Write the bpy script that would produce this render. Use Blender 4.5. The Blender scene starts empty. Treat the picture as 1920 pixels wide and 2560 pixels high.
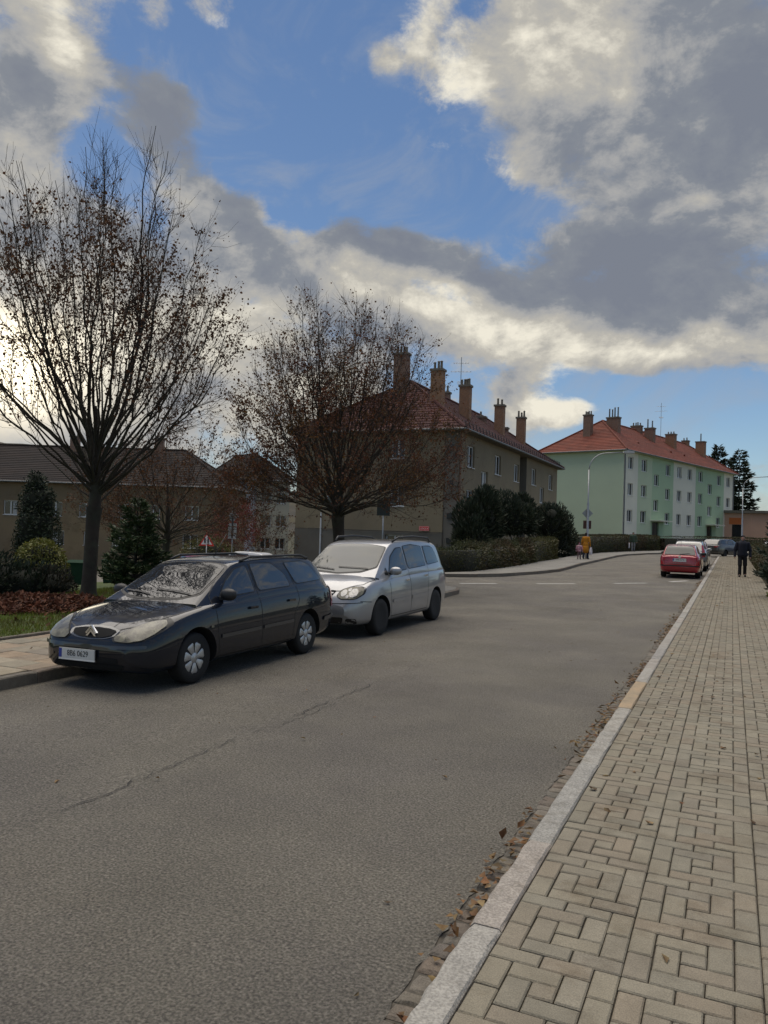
import bpy, bmesh, math, random
import numpy as np
from mathutils import Vector, Matrix
R = math.radians
scene = bpy.context.scene
EXPO, SKYB, CLOUD, GLOW = 1.4, .29, 4.1, 8.0
# ---------------------------------------------------------------- camera, sky, sun, exposure
cam_d = bpy.data.cameras.new('camera'); cam = bpy.data.objects.new('camera', cam_d)
scene.collection.objects.link(cam); scene.camera = cam
cam_d.sensor_fit = 'VERTICAL'; cam_d.sensor_height = 36.0; cam_d.lens = 36.0*1912/2560
cam_d.clip_start = .05; cam_d.clip_end = 3000
CAM_H = 1.83
cam.location = (0, 0, CAM_H)
cam.rotation_euler = (Matrix.Rotation(R(24.516), 3, 'Z') @ Matrix.Rotation(R(90+1.138), 3, 'X') @ Matrix.Rotation(R(1.833), 3, 'Z')).to_euler()
scene.view_settings.view_transform = 'Standard'; scene.view_settings.look = 'None'
scene.view_settings.exposure = EXPO; scene.view_settings.gamma = 1.0
SUN_AZ, SUN_EL = -50.5, 75.0
sun_d = bpy.data.lights.new('sun', 'SUN'); sun_d.energy = 1.15; sun_d.angle = R(74); sun_d.color = (1, .9, .76)
sun = bpy.data.objects.new('sun', sun_d); scene.collection.objects.link(sun)
sun.rotation_euler = (R(90-SUN_EL), 0, R(180-SUN_AZ))
SKY_M = [(-8.5,30.6,14.3,8.5,-1.8,1.3),(-1.2,25.0,8.9,8.5,-1.8,1.0),(-18.2,29.9,3.8,4.9,-16.8,0.3),(-19.3,33.0,1.7,2.9,-21.8,-0.3),(-31.7,22.4,3.4,2.6,-21.8,-0.8),(-23.4,33.1,4.1,2.6,-11.8,0.55),(-25.8,31.3,1.7,2.3,18.2,0.7),(-5.3,18.7,13.7,5.9,-6.8,0.95),(-10.6,14.3,17.7,3.6,-6.8,1.2),(-12.8,9.6,6.1,2.3,-1.8,1.2),(-15.8,11.4,3.4,2.0,-1.8,0.8),(-0.9,14.7,10.2,3.9,-1.8,1.0),(-25.1,20.0,7.8,4.2,-26.8,1.0),(-18.8,18.3,4.8,2.9,-21.8,0.8),(-27.5,18.1,6.8,2.9,-21.8,0.9),(-34.4,18.6,7.5,3.1,-43.8,1.05),(-39.9,22.2,8.2,3.2,-49.8,0.8),(-42.8,28.4,5.1,2.6,-26.8,0.75),(-42.8,15.2,13.0,5.9,-21.8,1.1),(-49.6,18.2,7.8,9.1,-1.8,0.9),(-50.7,30.1,6.5,3.6,-21.8,0.75),(-50.8,25.8,5.1,5.2,-1.8,0.9),(-38.1,33.3,3.4,1.5,-16.8,0.85),(-42.5,32.7,2.0,1.3,-1.8,0.6),(-48.0,27.5,3.4,2.0,-1.8,0.3),(-45.9,28.9,2.0,3.9,-1.8,-0.35),(-44.8,24.4,3.1,2.3,-1.8,-0.45),(-37.5,27.3,2.4,3.6,28.2,-0.5),(-34.4,9.5,14.3,5.5,-1.8,1.0),(-48.6,8.4,10.2,8.1,-1.8,1.2),(-25.0,14.9,6.8,3.9,-1.8,1.0),(-32.1,28.4,11.3,5.5,-36.8,-1.0),(-39.3,31.5,6.8,3.6,-21.8,-0.7),(-27.1,26.2,7.8,5.2,-31.8,-0.9),(-22.8,23.4,6.1,2.9,-21.8,-0.6),(-34.6,23.1,4.1,2.0,-46.8,-0.5),(-21.5,16.8,4.1,1.5,-16.8,-1.25),(-5.7,10.0,11.3,2.0,-9.8,-1.2),(-1.1,8.3,10.2,3.6,-1.8,-1.2),(-15.1,21.0,3.1,2.6,-1.8,-0.5),(-18.7,25.5,4.1,3.2,-1.8,-0.55),(-8.8,7.4,6.8,2.0,-1.8,-0.8),(-30.2,33.2,8.2,3.9,-1.8,-0.8),(-15.9,23.4,5.5,1.6,-1.8,-0.5),(-20.8,15.0,2.0,1.0,-1.8,-0.4),(-44.1,31.0,2.7,2.6,-1.8,-0.4)]
SKY_S = [(-14.5,31.8,8.9,7.2,18.2,0.45),(-19.2,29.1,4.4,3.9,-1.8,0.5),(-9.8,33.0,6.8,4.2,-1.8,0.2),(-6.4,25.6,4.1,2.6,33.2,0.28),(-1.5,27.2,6.8,7.2,-1.8,-0.28),(0.4,30.1,4.1,6.5,-1.8,-0.15),(-13.3,26.2,5.5,2.9,-1.8,-0.2),(-4.9,18.4,11.6,3.6,-6.8,-0.36),(-9.0,17.4,6.8,2.6,-9.8,-0.12),(-1.1,22.3,2.7,1.0,-1.8,0.18),(-11.6,14.0,17.1,2.4,-6.8,0.5),(-0.9,13.8,10.2,2.0,-1.8,0.35),(-19.0,15.1,6.8,2.9,-1.8,0.38),(-12.4,10.1,6.5,2.9,-1.8,0.85),(-26.2,20.9,6.5,2.4,-31.8,-0.45),(-17.1,18.2,4.1,2.0,-26.8,-0.25),(-23.7,18.2,5.8,1.5,-13.8,0.45),(-27.4,16.5,5.1,2.3,-1.8,0.4),(-42.4,28.2,5.8,2.9,-26.8,-0.4),(-37.7,23.7,5.8,2.6,-51.8,-0.3),(-34.1,19.2,6.8,2.3,-43.8,-0.42),(-50.5,26.7,4.4,4.2,-1.8,-0.3),(-42.0,19.3,6.8,3.6,-31.8,-0.12),(-50.1,30.2,5.8,2.3,-21.8,0.4),(-49.5,29.6,2.0,2.9,13.2,0.25),(-37.4,33.3,2.0,1.1,-1.8,0.5),(-23.6,33.5,3.8,2.0,-21.8,0.4),(-37.9,13.5,11.9,4.2,-1.8,0.5),(-48.7,10.5,8.9,6.2,-1.8,0.75),(-50.4,24.1,2.0,2.3,-1.8,0.25),(-32.7,8.9,10.2,4.2,-1.8,0.35),(-1.4,22.6,2.0,0.9,-1.8,0.2)]

world = bpy.data.worlds.new('World'); scene.world = world; world.use_nodes = True
world.cycles.sampling_method = 'MANUAL'; world.cycles.sample_map_resolution = 512
wt = world.node_tree; wt.nodes.clear()
def wn(t, **k):
    n = wt.nodes.new(t)
    for a, b in k.items(): setattr(n, a, b)
    return n
def wl(a, b): wt.links.new(a, b)
def wmath(op, a, b=None, c=None, clamp=False):
    n = wn('ShaderNodeMath', operation=op, use_clamp=clamp)
    for i, v in enumerate((a, b, c)):
        if v is None: continue
        if isinstance(v, (int, float)): n.inputs[i].default_value = v
        else: wl(v, n.inputs[i])
    return n.outputs[0]
def wramp(v, lo, hi, a=0., b=1., kind='SMOOTHSTEP'):
    n = wn('ShaderNodeMapRange', interpolation_type=kind)
    wl(v, n.inputs[0]); n.inputs[1].default_value = lo; n.inputs[2].default_value = hi
    n.inputs[3].default_value = a; n.inputs[4].default_value = b
    return n.outputs[0]
tc = wn('ShaderNodeTexCoord'); sep = wn('ShaderNodeSeparateXYZ'); wl(tc.outputs['Generated'], sep.inputs[0])
dx, dy, dz = sep.outputs
# cloud noise lives on the view sphere, slightly flattened so that clouds lie in layers
deck = wn('ShaderNodeVectorMath', operation='MULTIPLY'); wl(tc.outputs['Generated'], deck.inputs[0]); deck.inputs[1].default_value = (1.9, 1.9, 2.9)
def noise(scale, detail, rough, off=0., dist=0., shift=(0, 0, 0)):
    n = wn('ShaderNodeTexNoise')
    n.inputs['Scale'].default_value = scale; n.inputs['Detail'].default_value = detail
    n.inputs['Roughness'].default_value = rough; n.inputs['Distortion'].default_value = dist
    sh = wn('ShaderNodeVectorMath', operation='ADD'); wl(deck.outputs[0], sh.inputs[0]); sh.inputs[1].default_value = (off+shift[0], off*1.7+shift[1], off*.6+shift[2]); wl(sh.outputs[0], n.inputs['Vector']); return n
n_warp = noise(2.6, 3, .55, 3.1); n_big = noise(1.6, 2, .5, 1.7); n_fine = noise(4.8, 9, .69, 7.3, .2); n_shade = noise(4.6, 9, .66, 12.9, .3)
SUNV = (math.sin(R(SUN_AZ)), math.cos(R(SUN_AZ)), .9)
n_lit = noise(4.8, 6, .6, 7.3, .2, tuple(.05*q for q in SUNV)); n_unlit = noise(4.8, 6, .6, 7.3, .2); n_veil = noise(2.6, 6, .62, 21.3, 1.2)
az = wmath('MULTIPLY', wmath('ARCTAN2', dx, dy), 57.2958); el = wmath('MULTIPLY', wmath('ARCSINE', dz), 57.2958)
ae = wn('ShaderNodeCombineXYZ'); wl(az, ae.inputs[0]); wl(el, ae.inputs[1])
wv = wn('ShaderNodeVectorMath', operation='MULTIPLY_ADD'); wl(n_warp.outputs['Color'], wv.inputs[0]); wv.inputs[1].default_value = (9, 7, 0); wl(ae.outputs[0], wv.inputs[2])
wv2 = wn('ShaderNodeVectorMath', operation='SUBTRACT'); wl(wv.outputs[0], wv2.inputs[0]); wv2.inputs[1].default_value = (4.5, 3.5, 0)
def blobs(table, base):
    acc = base
    for a, e, ra, re, rot, w in table:
        m = wn('ShaderNodeTexGradient', gradient_type='SPHERICAL'); wl(wv2.outputs[0], m.inputs['Vector'])
        q = m.texture_mapping; q.vector_type = 'TEXTURE'; q.translation = (a, e, 0); q.rotation = (0, 0, R(rot)); q.scale = (ra*1.15, re*1.15, 1)
        acc = wmath('ADD', acc, wramp(m.outputs['Fac'], 0, .87, 0.0, w))
    return acc
dens = wmath('ADD', blobs(SKY_M, .42), wmath('ADD', wmath('MULTIPLY_ADD', n_fine.outputs[0], 3.0, -1.5), wmath('MULTIPLY_ADD', n_big.outputs[0], 1.2, -.6)))
mask = wramp(dens, .25, 1.1)
shade = wmath('ADD', blobs(SKY_S, .42), wmath('ADD', wmath('MULTIPLY_ADD', n_shade.outputs[0], 1.5, -.75), wmath('MULTIPLY_ADD', n_fine.outputs[0], .7, -.35)))
# thin edges of a cloud let the light through
edge = wmath('SUBTRACT', 1.0, wramp(dens, .5, 1.3))
shade = wmath('MULTIPLY_ADD', edge, .16, shade)
# puffs are brighter on the side turned to the sun
shade = wmath('MULTIPLY_ADD', wmath('SUBTRACT', n_unlit.outputs[0], n_lit.outputs[0]), 1.2, shade)
# overhead the deck is looked through more thinly and so reads brighter than along the horizon
shade = wmath('ADD', shade, wramp(el, 34, 70, 0, .3))
cr = wn('ShaderNodeValToRGB'); wl(wmath('MULTIPLY_ADD', shade, .78, .04), cr.inputs[0])
els = cr.color_ramp.elements
els[0].position = 0.0; els[0].color = (.185, .205, .25, 1); els[1].position = 1.0; els[1].color = (.80, .755, .64, 1)
for p, c in ((.26, (.215, .235, .27, 1)), (.46, (.35, .352, .355, 1)), (.7, (.46, .44, .395, 1))):
    q = els.new(p); q.color = c
sky = wn('ShaderNodeTexSky'); sky.sky_type = 'NISHITA'; sky.sun_disc = False
sky.sun_elevation = R(SUN_EL); sky.sun_rotation = R(SUN_AZ); sky.air_density = 1.0; sky.dust_density = .1; sky.ozone_density = 3.0
skyc = wn('ShaderNodeMixRGB', blend_type='MULTIPLY'); skyc.inputs[0].default_value = 1; wl(sky.outputs[0], skyc.inputs[1]); skyc.inputs[2].default_value = (SKYB*1.1, SKYB*1.17, SKYB*1.22, 1)
cl = wn('ShaderNodeMixRGB', blend_type='MULTIPLY'); cl.inputs[0].default_value = 1; wl(cr.outputs[0], cl.inputs[1]); cl.inputs[2].default_value = (CLOUD, CLOUD, CLOUD, 1)
veil = wn('ShaderNodeMixRGB'); wl(wramp(n_veil.outputs[0], .46, .72, 0, .38), veil.inputs[0]); wl(skyc.outputs[0], veil.inputs[1]); veil.inputs[2].default_value = (CLOUD*.33, CLOUD*.36, CLOUD*.41, 1)
mix = wn('ShaderNodeMixRGB'); wl(mask, mix.inputs[0]); wl(veil.outputs[0], mix.inputs[1]); wl(cl.outputs[0], mix.inputs[2])
# glare of the sun through the cloud
sd = Vector((math.sin(R(SUN_AZ))*math.cos(R(10)), math.cos(R(SUN_AZ))*math.cos(R(10)), math.sin(R(10))))
dot = wn('ShaderNodeVectorMath', operation='DOT_PRODUCT'); wl(tc.outputs['Generated'], dot.inputs[0]); dot.inputs[1].default_value = sd
ang = wmath('MULTIPLY', wmath('ARCCOSINE', wmath('MINIMUM', dot.outputs['Value'], 1.0)), 57.2958)
glow = wmath('MULTIPLY_ADD', wmath('POWER', 2.718, wmath('MULTIPLY', wmath('MULTIPLY', ang, ang), -1/9.)), GLOW, wmath('MULTIPLY', wmath('POWER', 2.718, wmath('MULTIPLY', ang, -1/6.)), GLOW*.1))
gc = wn('ShaderNodeMixRGB', blend_type='MULTIPLY'); gc.inputs[0].default_value = 1; wl(glow, gc.inputs[1]); gc.inputs[2].default_value = (1, .86, .6, 1)
add = wn('ShaderNodeMixRGB', blend_type='ADD'); add.inputs[0].default_value = 1; wl(mix.outputs[0], add.inputs[1]); wl(gc.outputs[0], add.inputs[2])
bg = wn('ShaderNodeBackground'); wl(add.outputs[0], bg.inputs[0]); bg.inputs[1].default_value = .1
wo = wn('ShaderNodeOutputWorld'); wl(bg.outputs[0], wo.inputs[0])
# ---------------------------------------------------------------- helpers
col = scene.collection
rng = random.Random(7)
cy = scene.cycles
cy.max_bounces = 6; cy.diffuse_bounces = 3; cy.glossy_bounces = 3; cy.transmission_bounces = 4; cy.transparent_max_bounces = 6
cy.use_denoising = True; cy.caustics_reflective = False; cy.caustics_refractive = False
cy.use_adaptive_sampling = True; cy.adaptive_threshold = .015

def ground_z(x, y):
    rise = .005*max(0., y-18.); f = min(1., max(0., (x+18)/6.)); d = max(0., -x-13.5)
    return rise*f - min(2.6, .1*d) - .022*min(3.7, max(0., -x-3.5))   # last term: camber of the road

def tag(o, label=None, cat=None, group=None, kind=None):
    if label: o['label'] = label
    if cat: o['category'] = cat
    if group: o['group'] = group
    if kind: o['kind'] = kind
    return o

def empty(name, loc=(0, 0, 0), rz=0., parent=None):
    o = bpy.data.objects.new(name, None); col.objects.link(o)
    o.location = loc; o.rotation_euler = (0, 0, rz); o.empty_display_size = .2
    if parent: o.parent = parent
    return o

def link_mesh(name, me, mat=None, parent=None, smooth=False):
    o = bpy.data.objects.new(name, me); col.objects.link(o)
    if mat is not None and not me.materials: me.materials.append(mat)
    if parent: o.parent = parent
    if smooth: me.polygons.foreach_set('use_smooth', [True]*len(me.polygons))
    return o

def np_mesh(name, V, F):
    V = np.asarray(V, dtype=np.float32); F = np.asarray(F, dtype=np.int32); k = F.shape[1]
    me = bpy.data.meshes.new(name)
    me.vertices.add(len(V)); me.vertices.foreach_set('co', V.ravel())
    me.loops.add(F.size); me.loops.foreach_set('vertex_index', F.ravel())
    me.polygons.add(len(F)); me.polygons.foreach_set('loop_start', np.arange(0, F.size, k, dtype=np.int32))
    me.update(calc_edges=True); return me

class MB:
    def __init__(s): s.v = []; s.f = []
    def add(s, vs, fs):
        n = len(s.v); s.v += [tuple(p) for p in vs]; s.f += [tuple(n+i for i in f) for f in fs]; return s
    def box(s, x0, x1, y0, y1, z0, z1):
        return s.add([(x0,y0,z0),(x1,y0,z0),(x1,y1,z0),(x0,y1,z0),(x0,y0,z1),(x1,y0,z1),(x1,y1,z1),(x0,y1,z1)],
                     [(0,3,2,1),(4,5,6,7),(0,1,5,4),(1,2,6,5),(2,3,7,6),(3,0,4,7)])
    def cbox(s, x0, x1, y0, y1, z0, z1, c=.01):      # box with a chamfered top, no underside
        return s.add([(x0,y0,z0),(x1,y0,z0),(x1,y1,z0),(x0,y1,z0),(x0,y0,z1-c),(x1,y0,z1-c),(x1,y1,z1-c),(x0,y1,z1-c),
                      (x0+c,y0+c,z1),(x1-c,y0+c,z1),(x1-c,y1-c,z1),(x0+c,y1-c,z1)],
                     [(8,9,10,11),(4,5,9,8),(5,6,10,9),(6,7,11,10),(7,4,8,11),(0,1,5,4),(1,2,6,5),(2,3,7,6),(3,0,4,7)])
    def tube(s, pts, rad, n=8, caps=True):
        pts = [Vector(p) for p in pts]
        if isinstance(rad, (int, float)): rad = [rad]*len(pts)
        base = len(s.v); up = None
        for i, p in enumerate(pts):
            t = (pts[min(i+1, len(pts)-1)]-pts[max(i-1, 0)])
            t = t.normalized() if t.length > 1e-9 else Vector((0, 0, 1))
            if up is None: up = Vector((0, 0, 1)) if abs(t.z) < .9 else Vector((1, 0, 0))
            a = t.cross(up)
            a = a.normalized() if a.length > 1e-6 else t.orthogonal().normalized()
            b = t.cross(a).normalized(); up = -b if False else up
            for k in range(n):
                q = 2*math.pi*k/n; s.v.append(tuple(p+(a*math.cos(q)+b*math.sin(q))*rad[i]))
        for i in range(len(pts)-1):
            for k in range(n):
                k2 = (k+1) % n
                s.f.append((base+i*n+k, base+i*n+k2, base+(i+1)*n+k2, base+(i+1)*n+k))
        if caps and n > 3:
            s.f.append(tuple(base+k for k in range(n))[::-1]); s.f.append(tuple(base+(len(pts)-1)*n+k for k in range(n)))
        return s
    def lathe(s, prof, n=24, c=(0, 0, 0), axis='z'):   # prof: (r, h)
        base = len(s.v)
        for r, h in prof:
            for k in range(n):
                q = 2*math.pi*k/n; a, b = r*math.cos(q), r*math.sin(q)
                p = (a, b, h) if axis == 'z' else ((a, h, b) if axis == 'y' else (h, a, b))
                s.v.append((p[0]+c[0], p[1]+c[1], p[2]+c[2]))
        for i in range(len(prof)-1):
            for k in range(n):
                k2 = (k+1) % n; s.f.append((base+i*n+k, base+i*n+k2, base+(i+1)*n+k2, base+(i+1)*n+k))
        if prof[0][0] > 1e-4: s.f.append(tuple(base+k for k in range(n))[::-1])
        if prof[-1][0] > 1e-4: s.f.append(tuple(base+(len(prof)-1)*n+k for k in range(n)))
        return s
    def prism(s, poly, fn0, fn1):       # poly of 2D points, two maps 2D -> 3D
        n = len(poly); a = [fn0(*p) for p in poly]; b = [fn1(*p) for p in poly]
        return s.add(a+b, [tuple(range(n))[::-1], tuple(range(n, 2*n))]+[(i, (i+1) % n, n+(i+1) % n, n+i) for i in range(n)])
    def mesh(s, name):
        me = bpy.data.meshes.new(name); me.from_pydata(s.v, [], s.f); me.update(); return me
    def build(s, name, mat, parent=None, smooth=False, loc=None):
        o = link_mesh(name, s.mesh(name), mat, parent, smooth)
        if loc: o.location = loc
        return o

def fix_normals(me):
    bm = bmesh.new(); bm.from_mesh(me); bmesh.ops.recalc_face_normals(bm, faces=bm.faces); bm.to_mesh(me); bm.free()

def copy_tree(o, parent=None):
    c = o.copy(); col.objects.link(c)
    if parent: c.parent = parent
    for ch in list(o.children): copy_tree(ch, c)
    return c

# ---------------------------------------------------------------- materials
MATS = {}
def mat(name, c, rough=.85, var=.18, scale=3., bump=0., bscale=40., metal=0., coat=0., spec=.5, c2=None, c2scale=1., piece=0., grain=0., fine=0., fscale=200., dirt=None, coord='world', trans=0., ior=None):
    """one principled surface: base colour, slow variation, a second colour in patches, per-piece tint, fine grain, bump"""
    if name in MATS: return MATS[name]
    m = bpy.data.materials.new(name); m.use_nodes = True; t = m.node_tree; N = t.nodes; L = t.links
    p = N['Principled BSDF']; p.inputs['Roughness'].default_value = rough; p.inputs['Metallic'].default_value = metal
    p.inputs['Specular IOR Level'].default_value = spec
    if ior: p.inputs['IOR'].default_value = ior
    if coat: p.inputs['Coat Weight'].default_value = coat; p.inputs['Coat Roughness'].default_value = .03
    geo = N.new('ShaderNodeNewGeometry'); tc = N.new('ShaderNodeTexCoord')
    P = geo.outputs['Position'] if coord == 'world' else tc.outputs['Object']
    def noise(sc, det=4, rg=.55):
        n = N.new('ShaderNodeTexNoise'); n.inputs['Scale'].default_value = sc; n.inputs['Detail'].default_value = det; n.inputs['Roughness'].default_value = rg
        L.new(P, n.inputs['Vector']); return n.outputs[0]
    def rng_(v, a, b, lo=.3, hi=.7):
        n = N.new('ShaderNodeMapRange'); L.new(v, n.inputs[0]); n.inputs[1].default_value = lo; n.inputs[2].default_value = hi; n.inputs[3].default_value = a; n.inputs[4].default_value = b; return n.outputs[0]
    def mul(colr, f):
        n = N.new('ShaderNodeMixRGB'); n.blend_type = 'MULTIPLY'; n.inputs[0].default_value = 1; L.new(colr, n.inputs[1]); L.new(f, n.inputs[2]); return n.outputs[0]
    rgb = N.new('ShaderNodeRGB'); rgb.outputs[0].default_value = (*c, 1); out = rgb.outputs[0]
    if c2:
        mx = N.new('ShaderNodeMixRGB'); L.new(rng_(noise(c2scale, 5, .6), 0, 1, .42, .62), mx.inputs[0]); L.new(out, mx.inputs[1]); mx.inputs[2].default_value = (*c2, 1); out = mx.outputs[0]
    if var: out = mul(out, rng_(noise(scale), 1-var, 1+var))
    if fine: out = mul(out, rng_(noise(fscale, 2, .5), 1-fine, 1+fine, .34, .66))
    if grain:      # single light and dark stones of the aggregate
        vo = N.new('ShaderNodeTexVoronoi'); vo.inputs['Scale'].default_value = 95.; L.new(P, vo.inputs['Vector']); sp = N.new('ShaderNodeSeparateColor'); L.new(vo.outputs['Color'], sp.inputs[0]); out = mul(out, rng_(sp.outputs[0], 1-grain*.55, 1+grain, .0, 1.))
    if piece:
        oi = N.new('ShaderNodeObjectInfo'); a = N.new('ShaderNodeMath'); a.operation = 'ADD'; L.new(oi.outputs['Random'], a.inputs[0]); L.new(geo.outputs['Random Per Island'], a.inputs[1])
        fr = N.new('ShaderNodeMath'); fr.operation = 'FRACT'; L.new(a.outputs[0], fr.inputs[0])
        cr = N.new('ShaderNodeValToRGB'); L.new(fr.outputs[0], cr.inputs[0]); e = cr.color_ramp.elements
        e[0].color = (1-piece, 1-piece, 1-piece, 1); e[1].color = (1+piece, 1+piece, 1+piece*.8, 1)
        for q, v in ((.25, (1+piece*.7, 1, 1-piece*.6)), (.5, (1-piece*.5, 1-piece*.35, 1-piece*.5)), (.75, (1+piece*.5, 1+piece*.35, 1-piece*.2))):
            k = e.new(q); k.color = (*v, 1)
        out = mul(out, cr.outputs[0])
    if dirt:       # stains with their own shape
        mx = N.new('ShaderNodeMixRGB'); mx.blend_type = 'MULTIPLY'; L.new(rng_(noise(dirt[1], 8, .7), 0, 1, .52, .75), mx.inputs[0]); L.new(out, mx.inputs[1]); mx.inputs[2].default_value = (*dirt[0], 1); out = mx.outputs[0]
    L.new(out, p.inputs['Base Color'])
    if bump:
        b = N.new('ShaderNodeBump'); b.inputs['Strength'].default_value = min(1., bump); b.inputs['Distance'].default_value = .02*bump if bump > 1 else .01
        L.new(noise(bscale, 5, .6), b.inputs['Height']); L.new(b.outputs[0], p.inputs['Normal'])
    if trans:
        ad = N.new('ShaderNodeMixShader'); tr = N.new('ShaderNodeBsdfTranslucent'); L.new(out, tr.inputs[0]); ad.inputs[0].default_value = trans
        L.new(p.outputs[0], ad.inputs[1]); L.new(tr.outputs[0], ad.inputs[2]); L.new(ad.outputs[0], N['Material Output'].inputs[0])
    MATS[name] = m; return m

M_asphalt = mat('asphalt', (.156, .142, .114), .82, .16, .7, 1.4, 75., fine=.42, fscale=70., c2=(.13, .118, .1), c2scale=.45, dirt=((.74, .71, .68), .3), spec=.4, grain=.32)
M_joint = mat('joint_sand', (.085, .075, .06), 1, .3, 30.)
M_paver = mat('concrete_paver', (.226, .204, .16), .92, .13, 6., .5, 110., piece=.09, fine=.16, fscale=170., dirt=((.66, .6, .54), 2.6), spec=.25)
M_kerb = mat('granite_kerb', (.31, .295, .27), .9, .14, 9., .8, 90., fine=.24, fscale=85., piece=.1, dirt=((.6, .57, .52), 7.))
M_kerb_rust = mat('granite_kerb_ochre', (.34, .27, .18), .9, .2, 6., .8, 90., fine=.22, fscale=120., c2=(.36, .26, .16), c2scale=6.)
M_sett = mat('granite_sett', (.145, .128, .108), .85, .2, 15., .8, 80., piece=.2, fine=.2, fscale=150.)
M_slab = mat('pavement_slab', (.27, .235, .185), .92, .16, 4., .4, 90., piece=.2, fine=.16, fscale=180., dirt=((.6, .58, .52), 2.5))
M_soil = mat('garden_ground', (.045, .05, .022), 1, .3, 1.5, .8, 25., c2=(.06, .045, .028), c2scale=.4)
M_lawn = mat('lawn_soil', (.062, .082, .02), 1, .3, 3., .6, 60.)
M_pavasph = mat('pavement_asphalt', (.205, .195, .172), .92, .15, .8, .5, 120., fine=.25, fscale=150.)
M_white_line = mat('road_paint', (.43, .42, .39), .75, .2, 4., fine=.2, fscale=60., dirt=((.55, .53, .5), 9.))
M_crack = mat('crack_tar', (.03, .028, .026), .9, .2, 20.)
M_darkmetal = mat('dark_metal', (.03, .03, .03), .5, .1, 8.)
M_galv = mat('galvanised_steel', (.33, .34, .34), .45, .12, 12., metal=.7)
M_black = mat('black_rubber', (.012, .012, .012), .6, .1, 20.)
M_leaf_fall = mat('fallen_leaf', (.125, .07, .036), .8, .3, 9., piece=.5, trans=.15, c2=(.19, .14, .075), c2scale=14.)
# ---------------------------------------------------------------- ground, road, pavements
def sheet(name, xs_of_y, ys, dz, m, kind='structure', nx=6):
    V = []; F = []
    for j, y in enumerate(ys):
        x0, x1 = xs_of_y(y)
        for i in range(nx+1):
            x = x0+(x1-x0)*i/nx; V.append((x, y, ground_z(x, y)+dz))
    for j in range(len(ys)-1):
        for i in range(nx):
            a = j*(nx+1)+i; F.append((a, a+1, a+nx+2, a+nx+1))
    o = link_mesh(name, np_mesh(name, V, F), m); 
    if kind: o['kind'] = kind
    return o
def lerp_table(t):
    xs = [a for a, b in t]; zs = [b for a, b in t]
    return lambda q: float(np.interp(q, xs, zs))
xs = sorted(set([-900, -600, -400, -250, -160, -110, -80, -65] + list(range(-55, 16)) + [20, 30, 45, 70, 120, 200, 400, 900]))
ys = sorted(set([-60, -30, -15] + list(range(-8, 100)) + [110, 130, 160, 220, 320, 500, 900, 1500]))
V = [(x, y, ground_z(x, min(y, 140))-.06) for y in ys for x in xs]; n = len(xs)
F = [(j*n+i, j*n+i+1, (j+1)*n+i+1, (j+1)*n+i) for j in range(len(ys)-1) for i in range(n-1)]
tag(link_mesh('ground', np_mesh('ground', V, F), M_soil), kind='structure')

road_left = lerp_table([(-20, -7.2), (17.5, -7.2), (18, -8.5), (21.5, -13), (32, -13), (60, -12), (90, -12)])
road_right = lerp_table([(-20, -1.15), (69, -1.15), (70, 14), (95, 16)])
road = sheet('road', lambda y: (road_left(y), road_right(y)), [-20, -12, -6] + [i*.5 for i in range(0, 190)], 0.0, M_asphalt, nx=10)
# the side street that drops away to the far houses
SC = [(-6, 24.3), (-10, 25.2), (-16, 28.6), (-24, 33.6), (-34, 39.5), (-50, 48), (-70, 58)]
def street_y(x): return float(np.interp(-x, [-a for a, b in SC], [b for a, b in SC]))
V = []; F = []; sx = [-9-.5*i for i in range(120)]
for x in sx:
    for k in range(7): y = street_y(x)+(-3.1+6.2*k/6); V.append((x, y, ground_z(x, y)+.006))
for i in range(len(sx)-1):
    for k in range(6): a = i*7+k; F.append((a, a+1, a+8, a+7))
me = np_mesh('side_street', V, F); fix_normals(me); tag(link_mesh('side_street', me, M_asphalt), kind='structure')

# road markings and the seam crack: thin sheets on the asphalt
for a, b in (((-8.58, 25.36), (-7.56, 26.4)), ((-6.33, 27.19), (-5.1, 27.95)), ((-3.89, 28.86), (-2.86, 30.03)), ((-2.15, 31.6), (-1.6, 32.9))):
    d = Vector((b[0]-a[0], b[1]-a[1])).normalized(); nn = Vector((-d.y, d.x))*.11
    vs = []
    for k in range(5):
        q = (a[0]+(b[0]-a[0])*k/4, a[1]+(b[1]-a[1])*k/4)
        for sg in (-1, 1): x, y = q[0]+nn.x*sg, q[1]+nn.y*sg; vs.append((x, y, ground_z(x, y)+.005))
    MB().add(vs, [(2*k, 2*k+2, 2*k+3, 2*k+1) for k in range(4)]).build('marking_dash', M_white_line, road)
r2 = random.Random(3); mb = MB()
for base, y0, y1, wd in ((-3.77, 2.9, 9.8, .007), (-3.80, 4.0, 5.4, .004), (-3.70, 5.6, 7.4, .005)):
    y = y0; x = base; vs = []
    while y < y1:
        x = base+.5*(x-base)+r2.uniform(-.03, .03); w_ = wd*r2.uniform(.1, 1.0)*(1 if math.sin(y*2.3+base*9) > -.5 else .3)*min(1, (y-y0)*1.5+.2, (y1-y)*1.2+.2)
        vs += [(x-w_, y, .004), (x+w_, y, .004)]; y += r2.uniform(.03, .07)
    mb.add(vs, [(2*k, 2*k+1, 2*k+3, 2*k+2) for k in range(len(vs)//2-1)])
mb.build('crack', M_crack, road)

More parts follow.
